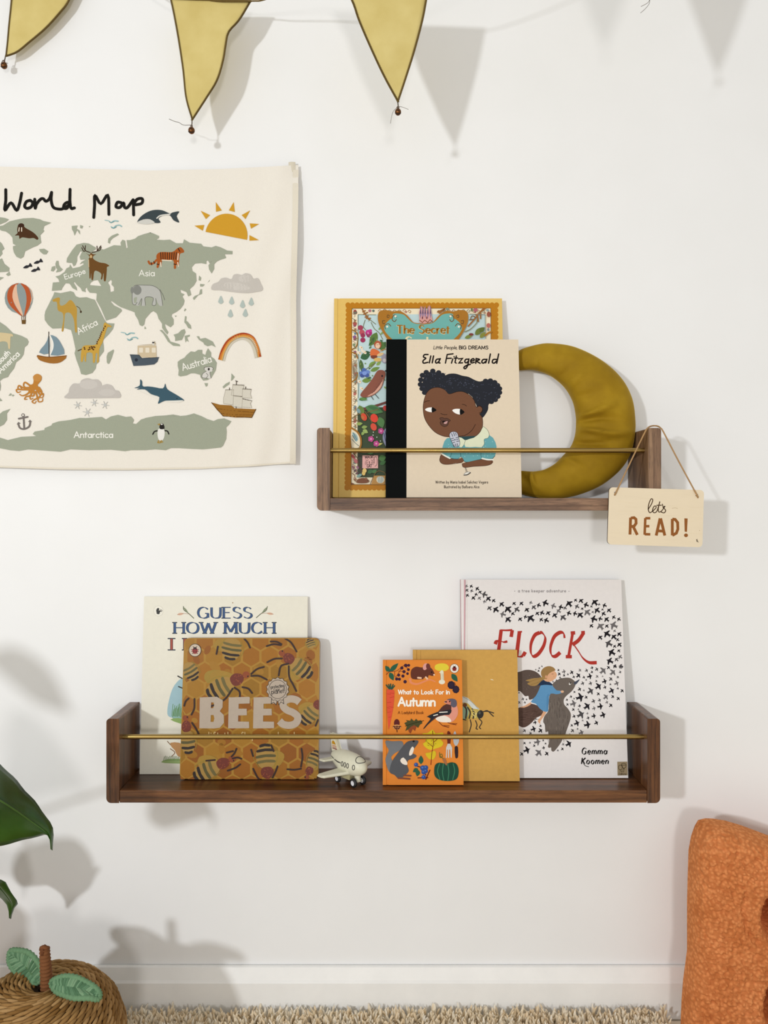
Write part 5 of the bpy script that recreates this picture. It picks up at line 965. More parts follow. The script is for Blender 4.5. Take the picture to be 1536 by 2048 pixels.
for (x, y, r) in ((420,1225,21), (490,1260,28), (520,1255,24), (500,1300,26), (520,1290,22), (498,1352,22)): a.ell(x, y, r, r, '#33508f'); a.ell(x-5, y-6, r*.4, r*.3, '#5a78b8')
a.poly([(605,1290),(615,1230),(650,1205),(700,1210),(735,1215),(780,1200),(830,1215),(855,1270),(850,1340),(820,1380),(740,1392),(660,1380),(615,1345)], '#234a3a', 3); a.strokes([[(660,1215),(640,1290),(665,1378)], [(700,1215),(690,1300),(705,1385)], [(745,1220),(755,1300),(745,1388)], [(800,1215),(815,1290),(795,1378)]], 9, '#3f7a5c'); a.poly([(690,1170),(720,1160),(738,1225),(725,1228)], '#a06a48', 2); a.stroke([(700,1165),(665,1135),(680,1115),(690,1140),(665,1150),(660,1100)], 6, '#5c6a2c')
book('hardback_book', 'small orange hardback with autumn pictures, frontmost right of the toy aeroplane', 765.5, 927, 1320, 0.0805, 0.0560, 0.0085, LZD, a, '#dd8536', MATTE)
# ------------------------------------------------------------------ velvet crescent cushion on the higher shelf
VELVET, nt, b = new_mat('ochre_velvet', 0.75, lin('#8a6a0e'), 0, 0.2)
v = coords(nt, (1, 1, 1)); n1 = noise_n(nt, v, 24, 3, 0.5); n2 = noise_n(nt, v, 900, 2)
nt.links.new(ramp(nt, n1.outputs[0], [(0.28, lin('#8a6a0d')), (0.5, lin('#977611')), (0.75, lin('#a78519'))]), b.inputs['Base Color'])
b.inputs['Sheen Weight'].default_value = 0.55; b.inputs['Sheen Roughness'].default_value = 0.35; b.inputs['Sheen Tint'].default_value = (*lin('#e0c050'), 1)
bump(nt, b, n2.outputs[0], 0.12, 0.0005)
OUT = [(1010,712),(1040,697),(1075,686.5),(1105,684),(1150,692),(1200,718),(1240,755),(1262,795),(1269,840),(1268,868),(1260,905),(1240,938),(1200,970),(1150,990),(1105,995),(1062,990),(1030,979),(1010,968)]
INN = [(1010,735),(1040,737),(1062,736),(1082,739.5),(1105,750),(1130,772),(1146,800),(1152,826),(1153,845),(1151,868),(1143,890),(1128,908),(1110,926),(1090,937.5),(1072,941),(1055,940.5),(1035,938),(1010,930)]
OUTS, INNS = catmull(OUT, 7), catmull(INN, 7); NS = len(OUTS)
root = thing('crescent_cushion', (0.2, -0.034, UZD), 'mustard velvet crescent moon cushion on the higher shelf', 'cushion')
R = random.Random(4)
CREASE = [(0.30, .5, 1.2), (0.42, .8, 1.5), (0.47, .9, -1.3), (0.52, 1.0, 1.6), (0.565, .9, -1.4), (0.61, .8, 1.2), (0.68, .5, 1.0), (0.86, .9, 1.3), (0.25, .5, -.8), (0.36, .5, -.8), (0.91, .6, -.9), (0.14, .4, .7)]
def cres(i, j):
    t = i/(NS-1); a = 2*math.pi*j/28
    o, n_ = OUTS[i], INNS[i]; s = (1-math.cos(a))/2     # 0 inner .. 1 outer
    end = min(1.0, math.sin(math.pi*min(1, max(0, t)))*4.5+0.02)**0.5
    mx, my = (o[0]+n_[0])/2, (o[1]+n_[1])/2
    px = mx+(o[0]-n_[0])/2*(-math.cos(a))*end; py = my+(o[1]-n_[1])/2*(-math.cos(a))*end
    wid = math.hypot(o[0]-n_[0], o[1]-n_[1])*0.00078
    th = min(0.031, wid*0.40)*end
    f = math.sin(a); q = math.copysign(abs(f)**0.85, f)*th
    for c, l, g in CREASE:       # gathered seams fading from the inner edge
        dd = (t-c+0.012*math.sin(s*5+c*40))/0.012
        q += (0.0120*g*math.exp(-dd*dd)*max(0, 1-s/(l*0.9+.05))*max(0, f)) if abs(dd) < 3 else 0
    q += 0.0009*noise.noise(Vector((px*0.03, py*0.03, 1.0)))*max(0, f)*2
    p = P(px, py, 0.034); return (p.x-0.2, -q+0.0+(0.031-min(0.031, wid*0.40))*0.75, p.z-UZD)
mb = MB(); mb.grid(cres, NS, 28, cv=True)
mb.add([cres(0, j) for j in range(28)], [tuple(range(28))]); mb.add([cres(NS-1, j) for j in range(28)], [tuple(range(28))])
zmin = min(v_[2] for v_ in mb.v); mb.v = [(x, y, z-zmin+0.0003) for x, y, z in mb.v]
mb.build('velvet_cover', VELVET, root, smooth=True, colors=False)
mb = MB(); mb.tube([(lambda a, c: (a[0]*.5+c[0]*.5, a[1]*.5+c[1]*.5-0.0002, a[2]*.5+c[2]*.5-zmin+.0003))(cres(i, 14), cres(i, 14)) for i in range(3, NS-3)], 0.0007, 6)
mb.build('outer_seam', VELVET, root, smooth=True, colors=False)

# ------------------------------------------------------------------ hanging wooden sign
PLY = print_mat('pale_plywood', 0.55, 0.05, 60, 0.05)
nt = PLY.node_tree
for n_ in nt.nodes:
    if n_.bl_idname == 'ShaderNodeMapping': n_.inputs['Scale'].default_value = (0.25, 1, 1.6)
k = (D-0.1065)/D
sc = P((1218+1405)/2, (974+1095)/2, 0.1065)
sign = thing('hanging_sign', sc, 'small pale wooden sign lettered READ! hanging at the right end of the higher shelf', 'sign', (0, math.radians(1.75), 0))
W2, H2 = 190*S*k/2, 114.5*S*k/2
a = Art(); a.view(1190, 840, 1440); a.lay = 2
BR, LN = '#8f551f', '#4a3319'
a.strokes([[(655,1095),(690,1040),(710,985),(690,970),(662,1030),(655,1100),(672,1138),(700,1125),(745,1085),(750,1060),(725,1062),(708,1105),(722,1138),(760,1120),(795,1010)], [(795,1005),(778,1090),(785,1130),(815,1120),(848,1078),(858,1060)], [(760,1048),(815,1048)], [(828,1035),(832,1055)], [(860,1062),(835,1070),(868,1110),(850,1140),(815,1132)]], 12, LN, 5)
a.strokes([[(437,1200),(430,1408)], [(440,1205),(480,1200),(503,1220),(505,1270),(480,1305),(438,1310)], [(470,1310),(520,1412)]], 35, BR, 0, cap=False)
a.strokes([[(618,1205),(610,1410)], [(618,1207),(680,1207)], [(612,1305),(668,1305)], [(610,1403),(680,1405)]], 31, BR, 0, cap=False)
a.strokes([[(800,1208),(752,1420)], [(806,1208),(858,1420)], [(775,1362),(838,1366)]], 35, BR, 0, cap=False)
a.strokes([[(950,1215),(950,1418)], [(950,1218),(985,1222),(1015,1260),(1018,1340),(1000,1390),(950,1418)]], 35, BR, 0, cap=False)
a.poly([(1098,1208),(1138,1210),(1130,1375),(1102,1372)], BR); a.ell(1118, 1417, 24, 23, BR)
a.strokes([[(1245,1470),(1262,1485),(1250,1492),(1272,1500)], [(1255,1465),(1248,1485)]], 6, '#3a2a16', 4); a.stroke([(945,1085),(985,1080),(1018,1088)], 3, '#b09468', 4); a.ell(475,1402,4,4,'#8a6a3a'); a.ell(1285,1358,4,4,'#a88a5a')
R = random.Random(8)
for i in range(26):
    x, y = 190+R.random()*1050, 850+R.random()*640; a.hold = i > 0
    a.stroke([(x,y),(x+60+R.random()*60,y+8-R.random()*8),(x+130+R.random()*120,y+R.random()*24)], 3, R.choice(['#dcc7a0', '#d8c29a', '#e2d0ac']), 4, taper=(.4, .4))
# the faint grain belongs under the lettering
g = [it for it in a.items if it[2] in (lin('#dcc7a0'), lin('#d8c29a'), lin('#e2d0ac'))]; rest = [it for it in a.items if it not in g]
a.items = [(x[0], x[1], x[2], 0, x[4]) for x in g]+rest
fm = plane_map(sign); hl = [fm(1231, 985.5, 0), fm(1393.5, 990.5, 0)]
holes = [[(h[0]+0.0019*math.cos(q*math.pi/6), h[2]+0.0019*math.sin(q*math.pi/6)) for q in range(12)] for h in hl]
mb = MB(); mb.prism(rrect(-W2, W2, -H2, H2, 0.0058, 6), 0.0, 0.0034, lin('#e7d7bb'), lin('#33200f'), holes)
a.emit(mb, fm)
mb.build('board', PLY, sign)
CORD = plain('leather_cord', '#a98355', 0.6, 0, 0.12, 200)
def ws(v_): return sign.matrix_basis.inverted() @ Vector(v_)
ML = Matrix.LocRotScale(sign.location, sign.rotation_euler, None).inverted()
h1, h2 = fm(1231, 986.5, 0.0005), fm(1393.5, 991.5, 0.0005)
arc = [ML @ P(x, y, d) for x, y, d in ((1262,922,.1060), (1288,868,.1045), (1294,857.5,.1015), (1300,853,.095), (1308,851.5,.090), (1316,852.5,.094), (1322,857,.1015), (1328,866,.1045), (1357,922,.1060))]
pts = [(h1[0], 0.004, h1[2]), (h1[0], 0.0005, h1[2]+.0002), (h1[0]+.0004, -0.0012, h1[2]+.0012)]+[tuple(p) for p in arc]+[(h2[0]-.0004, -0.0012, h2[2]+.0012), (h2[0], 0.0005, h2[2]+.0002), (h2[0], 0.004, h2[2])]
mb = MB(); mb.tube(catmull(pts, 5), 0.00115, 8); mb.build('cord', CORD, sign, smooth=True, colors=False)

# ------------------------------------------------------------------ toy aeroplane
CREAM = print_mat('cream_toy_plastic', 0.38, 0.07, 180)
TYRE = plain('black_rubber', '#17171a', 0.55); HUB = plain('white_hub', '#d9d9de', 0.4)
PC = '#d9d6c0'
ap = P(697, 1527, 0.066); ap.z = LZD
plane = thing('toy_aeroplane', ap, 'small cream toy aeroplane with sun emblem on its fin, on the lower shelf', 'toy', (0, 0, math.radians(-46)))
HZ = 0.0305; c = lin(PC); DKL = lin('#2b2a2c')
def fus(u, phi, lift=0.0):
    """u along the body -1 tail .. 1 nose; phi around, 0 = up"""
    x = 0.038*u; s = math.sqrt(max(0.0, 1-abs(u)**2.5)); r = 0.0165*s*(1.0 if u > -.2 else (1-0.22*((-.2-u)/.8)))
    z = HZ+0.0012*u*-1+(0.004*((-u-.2)/.8) if u < -.2 else 0)+(r+lift)*math.cos(phi)*(1.02)
    return Vector((x, (r+lift)*math.sin(phi)*.95, z))
mb = MB(); us = [-math.cos(math.pi*i/30) for i in range(31)]; us[0], us[-1] = -.9995, .9995
mb.grid(lambda i, j: fus(us[i], 2*math.pi*j/32), 31, 32, c, cv=True)
mb.add([fus(us[0], 2*math.pi*j/32) for j in range(32)], [tuple(range(32))], c); mb.add([fus(us[-1], 2*math.pi*j/32) for j in range(32)], [tuple(range(32))], c)
def line(pts, r=0.00052, col=DKL, closed=False): mb.tube(pts, r, 6, col, closed=closed)
for sgn in (-1, 1):
    for u0, du, dp in ((0.08, .052, .20), (0.23, .052, .21), (0.38, .052, .21), (0.66, .05, .26)):
        line([fus(u0+du*math.cos(q*.4189), sgn*(1.45+dp*math.sin(q*.4189)), 0.0001) for q in range(15)], closed=True)
    for i in range(11):
        u0 = -.80+i*.072
        if i in (4,): continue
        mb.add([fus(u0, sgn*1.36, .0002), fus(u0+.06, sgn*1.36, .0002), fus(u0+.06, sgn*1.47, .0002), fus(u0, sgn*1.47, .0002)], [(0, 1, 2, 3)], DKL)
line([fus(.74+.15*math.cos(q*.3142), .80*math.sin(q*.3142), 0.0001) for q in range(20)], closed=True)
mb.build('fuselage', CREAM, plane, smooth=True, angle=1.0)
def slab_wing(name, root_x0, root_x1, tip_x0, tip_x1, y0, y1, z0, z1, th):
    sg = 1 if y1 > y0 else -1
    n = 8; top, bot = [], []
    def sect(t):
        xa, xb = root_x0+(tip_x0-root_x0)*t, root_x1+(tip_x1-root_x1)*t; y = y0+(y1-y0)*t; z = z0+(z1-z0)*t
        h = th*(1-.25*t)/2; r = min(h, 0.002)
        return [(xa, y, z), (xa+r, y, z+h), (xb-r, y, z+h), (xb, y, z), (xb-r, y, z-h), (xa+r, y, z-h)]
    mb = MB(); ts = [0, .25, .5, .75, .93, 1.0]; rows = [sect(t) for t in ts]
    cx = (tip_x0+tip_x1)/2; rows[-1] = [((p[0]-cx)*.75+cx, p[1], (p[2]-rows[-1][0][2])*.6+rows[-1][0][2]) for p in rows[-1]]
    mb.grid(lambda i, j: rows[i][j], len(rows), 6, c, cv=True); mb.add(rows[0], [(0, 1, 2, 3, 4, 5)], c); mb.add(rows[-1], [(0, 1, 2, 3, 4, 5)], c)
    return mb.build(name, CREAM, plane, bevel=0.0006)
for sg in (-1, 1):
    slab_wing('wing', -.012, .016, -.016, .000, sg*.008, sg*.050, HZ-.0105, HZ-.0115, .0056)
    slab_wing('tailplane', -.036, -.020, -.040, -.027, sg*.004, sg*.026, HZ+.0005, HZ+.001, .0042)
mb = MB(); fz = HZ+.011
fin = [(-.036, fz), (-.0165, fz), (-.0285, fz+.026), (-.0400, fz+.026)]
mb.add([(x, y, z) for y in (-.0022, .0022) for x, z in fin], [(0, 1, 2, 3), (7, 6, 5, 4), (0, 1, 5, 4), (1, 2, 6, 5), (2, 3, 7, 6), (3, 0, 4, 7)], c)
fin_o = mb.build('tail_fin', CREAM, plane, bevel=0.0005)
mb = MB()
for y in (-.0026, .0026):
    def fp(u, w): return (-.036+w*(-.0046)+u*(.0185-w*.0075), y, fz+w*.026)
    disc = [fp(.42+.28*math.cos(math.pi*q/10), .40+.21*math.sin(math.pi*q/10)) for q in range(11)]
    mb.add(disc, [tuple(range(11))], lin('#c08a1e'))
    for w0, w1, cc in ((.30, .34, '#c9702a'), (.22, .25, '#b3472a'), (.13, .18, '#7d2a24')): mb.add([fp(.12, w0), fp(.75, w0), fp(.75, w1), fp(.12, w1)], [(0, 1, 2, 3)], lin(cc))
    mb.add([fp(.97, .0), fp(.999, .0), fp(.999, 1), fp(.93, 1)], [(0, 1, 2, 3)], lin('#d8b878'))
mb.build('emblem', CREAM, fin_o)
mb = MB(); mb.tube([(.020, 0, HZ-.012), (.0215, 0, .0065)], [.0052, .0040], 14, c); mb.tube([(.0215, -.0075, .0068), (.0215, .0075, .0068)], .0012, 8, c)
mb.build('nose_gear', CREAM, plane, smooth=True, angle=.8, colors=True)
mb = MB(); mb.box(-.014, .010, -.007, .007, .0075, HZ-.013, lin('#bdb58c')); mb.tube([(-.012, -.011, .0062), (-.012, .011, .0062)], .0012, 8, c)
mb.build('motor_housing', CREAM, plane, bevel=.0015)
for x, y, r in ((.0215, -.0092, .0068), (.0215, .0092, .0068), (-.012, -.0115, .0062), (-.012, .0115, .0062)):
    mb = MB(); w_ = .0022
    mb.lathe([(r*.55, -w_), (r*.8, -w_*1.05), (r*.96, -w_*.7), (r, 0), (r*.96, w_*.7), (r*.8, w_*1.05), (r*.55, w_), (r*.5, 0), (r*.55, -w_)], 24, axis='y', c=(x, y, r))
    wh = mb.build('wheel', TYRE, plane, smooth=True, colors=False)
    mb = MB(); mb.lathe([(0, -w_*.85), (r*.4, -w_*.75), (r*.56, -w_*.95), (r*.56, w_*.95), (r*.4, w_*.75), (0, w_*.85)], 20, axis='y', c=(x, y, r))
    hb = mb.build('hub', HUB, wh, smooth=True, angle=.7, colors=False)

# ------------------------------------------------------------------ felt bunting with bells
FELT, nt, b = new_mat('ochre_linen', 0.95, lin('#cdb86c'), 0, 0.1)
v = coords(nt, (1, 1, 1)); n1 = noise_n(nt, v, 26, 3); n2 = noise_n(nt, v, 1500, 2)
nt.links.new(ramp(nt, n1.outputs[0], [(0.3, lin('#cdb974')), (0.7, lin('#d8c684'))]), b.inputs['Base Color']); bump(nt, b, n2.outputs[0], 0.25, 0.0006)
STITCH = plain('brown_overlock_thread', '#66501c', 0.85, 0, 0.35, 900)
BELL = plain('aged_brass_bell', '#6b4423', 0.35, 0.85, 0.2, 300); DARK = plain('bell_slot', '#140c06', 0.8); THREAD = plain('loose_thread', '#5c5346', 0.9)
root = thing('bunting', (0, -0.2, ZC+0.75), 'string of mustard triangular pennants with tiny bells across the top of the wall', 'bunting')
RO = Vector(root.location)
FLAGS = [
 dict(L=[(32,-116),(22,0),(17,50),(14,85),(11,113)], R=[(188,-100),(140,0),(128,18),(95,55),(60,85),(35,105),(12,113.5)], d=0.0185, bell=(8,131), wisp=[[(8,124),(16,127)], [(6,120),(2,127)]]),
 dict(L=[(340,-3),(347,30),(356,80),(365,140),(371,195),(384,241)], R=[(503,2),(480,40),(459,64),(453,90),(448,120),(436,160),(415,195),(384.6,242)], d=0.056, bell=(383,261), wisp=[[(383,250),(367,250),(358,245),(350,243),(338,238)]]),
 dict(L=[(672,-52),(702,0),(717,42),(742,100),(768,155),(795.5,205)], R=[(862,-46),(854,0),(846,42),(830,102),(815,150),(796.5,206)], d=0.150, bell=(796,224), wisp=[[(795,214),(786,224),(782,240),(781,247)], [(797,213),(804,214),(817,219)]]),
 dict(L=[(1192,-310),(1212,-260),(1245,-170),(1275,-90),(1299,-30)], R=[(1400,-315),(1388,-265),(1360,-180),(1330,-100),(1300,-29)], d=0.250, bell=(1303,-10), wisp=[[(1300,-4),(1297,4),(1290,9),(1282,13)], [(1300,-2),(1298,8),(1290,18),(1281,26)]]),
]
def loc(px, py, d): return P(px, py, d)-RO
for fi, F in enumerate(FLAGS):
    Lc, Rc = catmull(F['L'], 8), catmull(F['R'], 8); ylo, yhi = max(F['L'][0][1], F['R'][0][1]), F['L'][-1][1]
    def edge(cv, t):
        s_ = [0]
        for p, q in zip(cv, cv[1:]): s_.append(s_[-1]+math.dist(p, q))
        return tuple(interp([(u/s_[-1], p[k2]) for u, p in zip(s_, cv)], t) for k2 in (0, 1))
    def fd(u, t): return F['d']+(0.006*math.sin(u*3.1+fi)+0.004*math.sin(t*5+u*4+fi*2))*(1-t)*min(F['d'], .05)/0.08
    NT, NUu = 30, 13
    EL_ = [edge(Lc, t/(NT-1)) for t in range(NT)]; ER_ = [edge(Rc, t/(NT-1)) for t in range(NT)]
    def fg(i, j):
        t, u = i/(NT-1), j/(NUu-1); p, q = EL_[i], ER_[i]
        return loc(p[0]+(q[0]-p[0])*u, p[1]+(q[1]-p[1])*u, fd(u, t))
    mb = MB(); mb.grid(fg, NT, NUu); pen = mb.build('pennant', FELT, root, smooth=True, colors=False)
    s = pen.modifiers.new('thickness', 'SOLIDIFY'); s.thickness = 0.0009; s.offset = 0
    mb = MB()     # overlocked border, a run of slanted stitches
    for u in (0, 1):
        base = [fg(i, 0 if u == 0 else NUu-1) for i in range(NT)]
        cent = [fg(i, 6) for i in range(NT)]
        dens = []
        for i in range(NT-1):
            m_ = max(1, round((base[i+1]-base[i]).length/0.0009))
            dens += [(base[i].lerp(base[i+1], q/m_), (cent[i]-base[i])) for q in range(m_)]
        zig = []
        for n_i, (p, inw) in enumerate(dens):
            w_ = inw.normalized() if inw.length > 1e-6 else Vector((0, 0, 0))
            zig.append(p+w_*(0.0026 if n_i % 2 else -0.0002)+Vector((0, -0.0009, 0)))
        mb.tube(zig, 0.00062, 5)
        mb.tube([p+(inw.normalized()*.0011 if inw.length > 1e-6 else Vector()) for p, inw in dens][::2], 0.0013, 6)
    mb.tube([fg(0, j)+Vector((0, -.0006, -.0006)) for j in range(NUu)], 0.0016, 6)
    mb.build('stitched_edge', STITCH, pen, smooth=True, colors=False)
    bc = loc(*F['bell'], F['d']); r = 0.0050 if F['d'] < .1 else 0.0045
    tip = loc(F['L'][-1][0], F['L'][-1][1], F['d'])
    mb = MB(); prof = [(0, -r*1.12)]+[(r*math.cos(q)*1.0, r*1.08*math.sin(q)) for q in [(-80+i*16)*math.pi/180 for i in range(11)]]+[(0, r*1.1)]
    mb.lathe(prof, 20, c=bc); mb.tube([bc+Vector((.0016*math.cos(q*.5236), 0, r*1.1+.0013+.0016*math.sin(q*.5236))) for q in range(12)], .0005, 6, closed=True)
    bell = mb.build('bell', BELL, pen, smooth=True, colors=False)
    mb = MB(); mb.tube([bc+Vector((r*1.01*math.sin(q), -r*1.01*math.cos(q)*.6, -r*1.05*math.cos(q)*.85)) for q in [(-60+i*12)*math.pi/180 for i in range(11)]], .0006, 6)
    mb.tube([bc+Vector((0, -r*1.0, -r*.1)), bc+Vector((0, -r*.99, r*.2))], .0009, 8); mb.build('slot', DARK, bell, colors=False)
    mb = MB(); mb.tube([tip+Vector((0, 0, .001)), (tip+bc)/2+Vector((.0004, -.0004, r*.5)), bc+Vector((0, 0, r*1.25))], .0009, 6)
    for wsp in F['wisp']: mb.tube(catmull([loc(x, y, F['d']) for x, y in wsp], 4), 0.00028 if F['d'] > .1 else .0004, 5)
    mb.build('bell_thread', THREAD, pen, smooth=True, colors=False)
mb = MB(); sp = [(-260,-190,.006), (-120,-150,.012), (32,-116,.0185), (110,-112,.020), (188,-100,.022), (262,-48,.038), (340,-3,.055), (420,2,.056), (503,2,.058), (530,-1,.066), (600,-24,.10), (672,-52,.146), (765,-50,.151), (862,-46,.155), (1010,-150,.20), (1192,-310,.246), (1300,-316,.251), (1400,-315,.256), (1600,-400,.29), (1800,-440,.31)]
mb.tube(catmull([loc(*p) for p in sp], 6), 0.0011, 7); s_ = mb.build('string', STITCH, root, smooth=True, colors=False)

# ------------------------------------------------------------------ shaggy rug
RUGC = plain('rug_backing', '#f6ecd6', 0.95); 
PILE = print_mat('rug_pile', 0.95, 0.05, 40)
nt = PILE.node_tree; pb = nt.nodes['Principled BSDF']; po = [n_ for n_ in nt.nodes if n_.bl_idname == 'ShaderNodeOutputMaterial'][0]
tl = nd(nt, 'ShaderNodeBsdfTranslucent'); mx = nd(nt, 'ShaderNodeMixShader'); mx.inputs[0].default_value = 0.40
nt.links.new(pb.inputs['Base Color'].links[0].from_socket, tl.inputs['Color']); nt.links.new(pb.outputs[0], mx.inputs[1]); nt.links.new(tl.outputs[0], mx.inputs[2]); nt.links.new(mx.outputs[0], po.inputs['Surface'])
root = thing('rug', (0, -0.40, 0), 'off-white shaggy rug along the foot of the wall', 'rug')
mb = MB(); mb.box(-1.05, 1.05, -0.60, 0.376, 0.0005, 0.010); mb.build('backing', RUGC, root, colors=False)
R = random.Random(31); vs, fs, cs = [], [], []
PCOL = [lin(x) for x in ('#fff4de', '#fff9ec', '#fef1d8', '#fff7e6', '#fbecd0')]
def tuft(x, y, big=1.0):
    h = (0.019+R.random()*0.013)*big; a_ = R.random()*6.283; ln = 0.002+R.random()*0.008; r_ = 0.0016+R.random()*0.0010
    dx, dy = math.cos(a_)*ln, math.sin(a_)*ln; col = R.choice(PCOL); b0 = len(vs)
    for t, rr in ((0, 1.0), (.5, 1.05), (.85, .9), (1.0, .35)):
        cx, cy, cz = x+dx*t*t, y+dy*t*t, 0.009+h*t*(1-.12*t)
        for k_ in range(3):
            q = a_+k_*2.094; vs.append((cx+math.cos(q)*r_*rr, cy+math.sin(q)*r_*rr, cz)); cs.append(col)
    for i in range(3):
        for k_ in range(3):
            fs.append((b0+i*3+k_, b0+i*3+(k_+1) % 3, b0+i*3+3+(k_+1) % 3, b0+i*3+3+k_))
    fs.append((b0+9, b0+10, b0+11))
PX_, PY_ = -0.80, 0.15; _b = P(84, 1990, 0.225); BX_, BY__ = _b.x, _b.y+0.40; CXE_ = P(1352, 2062, 0.08).x
y = 0.372
while y > -0.10:
    near = y > 0.27; st = 0.0042 if near else 0.0062
    x = -0.74
    while x < 0.74:
        if not (math.hypot(x-PX_, y-PY_) < .125 or math.hypot(x-BX_, y-BY__) < .102 or (x > .42 and .24 < y < .385 and x > CXE_)): tuft(x+R.uniform(-.5, .5)*st, y+R.uniform(-.5, .5)*st)
        x += st
    y -= st
mb = MB(); mb.v, mb.f, mb.c = vs, fs, cs
pl = mb.build('pile', PILE, root); pl['kind'] = 'stuff'

# ------------------------------------------------------------------ woven apple basket
GRASS = print_mat('twisted_seagrass', 0.8, 0.22, 260, 0.2, 500)
bc = P(84, 1990, 0.225); top_z = 0.186
root = thing('woven_basket', (bc.x, bc.y, 0.030), 'round apple-shaped seagrass basket with stalk and two leaves, on the rug at left', 'basket')
HB = top_z-0.030
def aprof(t):     # t 0 base centre .. 1 top dimple
    tab = [(0, .050, 0.0), (.10, .075, .010), (.25, .095, .045), (.42, .104, .085), (.58, .103, .128), (.72, .093, .165), (.84, .072, .195), (.92, .048, .209), (.97, .024, .209), (1, .008, .201)]
    return interp([(q[0], q[1]) for q in tab], t), interp([(q[0], q[2]) for q in tab], t)*HB/.209
sm = catmull([aprof(i/24) for i in range(25)], 4); al = [0]
for p, q in zip(sm, sm[1:]): al.append(al[-1]+math.dist(p, q))
def prof_at(s_): return interp([(u, p[0]) for u, p in zip(al, sm)], s_), interp([(u, p[1]) for u, p in zip(al, sm)], s_)
pitch = 0.0070; rows = int(al[-1]/pitch)
mb = MB(); R = random.Random(6); mb2 = None
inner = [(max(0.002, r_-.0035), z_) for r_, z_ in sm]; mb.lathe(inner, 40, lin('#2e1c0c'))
SC = [lin(x) for x in ('#a67f4c', '#957040', '#b48e5c', '#86602f', '#9f7846')]
seg = 0.0125
for rw in range(rows):
    s0 = (rw+.5)*pitch; r_, z_ = prof_at(s0)
    if r_ < 0.010: continue
    cnt = max(8, int(2*math.pi*r_/seg)); off = R.random()
    for k_ in range(cnt):         # each visible lay of the two-ply rope, slanted across the row
        a0 = 2*math.pi*(k_+off)/cnt; pts, rad = [], []
        for q in range(6):
            t = q/5; a_ = a0+(t-.5)*2*math.pi/cnt*1.75; s1 = min(al[-1], max(0, s0+(t-.5)*pitch*1.25)); rr, zz = prof_at(s1)
            lift = 0.0018*math.sin(math.pi*t)+R.uniform(-.0002, .0002); pts.append((math.cos(a_)*(rr+lift*.9), math.sin(a_)*(rr+lift*.9), zz+lift*(.8 if s1 > al[-1]*.6 else .1))); rad.append(.0014+.0012*math.sin(math.pi*t))
        if math.sin(a0) < 0.55 or z_ > .09: mb.tube(pts, rad, 6, R.choice(SC), cap=False)
body = mb.build('woven_body', GRASS, root, smooth=True)
BARK = print_mat('brown_raffia', 0.85, 0.2, 240, 0.15, 500)
stem_b = P(95, 1990, 0.225)-Vector(root.location); stem_t = P(89, 1897, 0.225)-Vector(root.location)
mb = MB(); N_ = 13
pts = [stem_b.lerp(stem_t, i/(N_*5)) for i in range(N_*5+1)]
mb.tube(pts, [(.0083-.0020*i/(N_*5))*(1+.10*math.cos(2*math.pi*i/5)) for i in range(N_*5+1)], 16, lin('#7d4f2e'))
mb.tube([stem_t+Vector((-.004, 0, .0005)), stem_t+Vector((-.001, -.003, .003)), stem_t+Vector((.003, -.002, .002)), stem_t+Vector((.004, .002, -.001))], .0030, 8, lin('#7a4a2a'))
mb.tube([stem_t+Vector((0, -.005, -.006)), stem_t+Vector((-.001, -.0045, .001)), stem_t+Vector((.001, .001, .003))], .0026, 8, lin('#6b3f24'))
mb.build('stalk', BARK, root, smooth=True)
GREEN = print_mat('green_raffia', 0.8, 0.18, 260, 0.15, 500)
def raffia_leaf(outline, mid, dd, holes=0.0):
    """outline in photo px (closed, starts at the base), rim of wrapped cord and crossing strands to the midrib"""
    o3 = [P(x, y, d_)-Vector(root.location) for x, y, d_ in catmull(outline, 9, True)]
    m3 = [P(x, y, d_)-Vector(root.location) for x, y, d_ in catmull(mid, 9)]
    mb = MB(); n = len(o3)
    mb.tube(o3, [.0036*(1+.18*math.cos(i*2.1)) for i in range(n)], 9, lin('#6b8f6a'), closed=True)
    GC = [lin(x) for x in ('#5d8260', '#6f9470', '#4f7352', '#7b9c78')]
    st = 30
    for i in range(1, st):
        t = i/st; p = m3[min(len(m3)-1, int(t*(len(m3)-1)))]
        for side in (0, 1):
            idx = int(n/2*t*0.96)+2 if side == 0 else n-1-int(n/2*t*0.96)-2
            q = o3[idx % n]; mdl = p.lerp(q, .5)+Vector((0, -.002, .001))
            mb.tube([p, mdl, q], .0021 if not (holes and .2 < t < .5 and i % 3) else .0013, 6, R.choice(GC), cap=False)
    mb.tube(m3, .0019, 6, lin('#55784f'))
    return mb.build('leaf', GREEN, root, smooth=True)
raffia_leaf([(80,1962,.220),(84,1940,.217),(74,1922,.208),(58,1906,.198),(38,1901,.188),(22,1902,.180),(18,1914,.181),(20,1928,.186),(32,1945,.196),(50,1958,.208),(62,1966,.216)], [(74,1962,.220),(60,1942,.208),(42,1922,.194),(22,1906,.181)], 0, 1.0)
raffia_leaf([(103,1966,.236),(112,1958,.238),(130,1953,.242),(152,1955,.247),(172,1964,.252),(190,1975,.258),(199,1987,.262),(196,1998,.266),(178,1996,.268),(150,1996,.266),(130,1990,.258),(112,1982,.248)], [(106,1970,.242),(130,1973,.252),(160,1978,.258),(196,1993,.265)], 0)

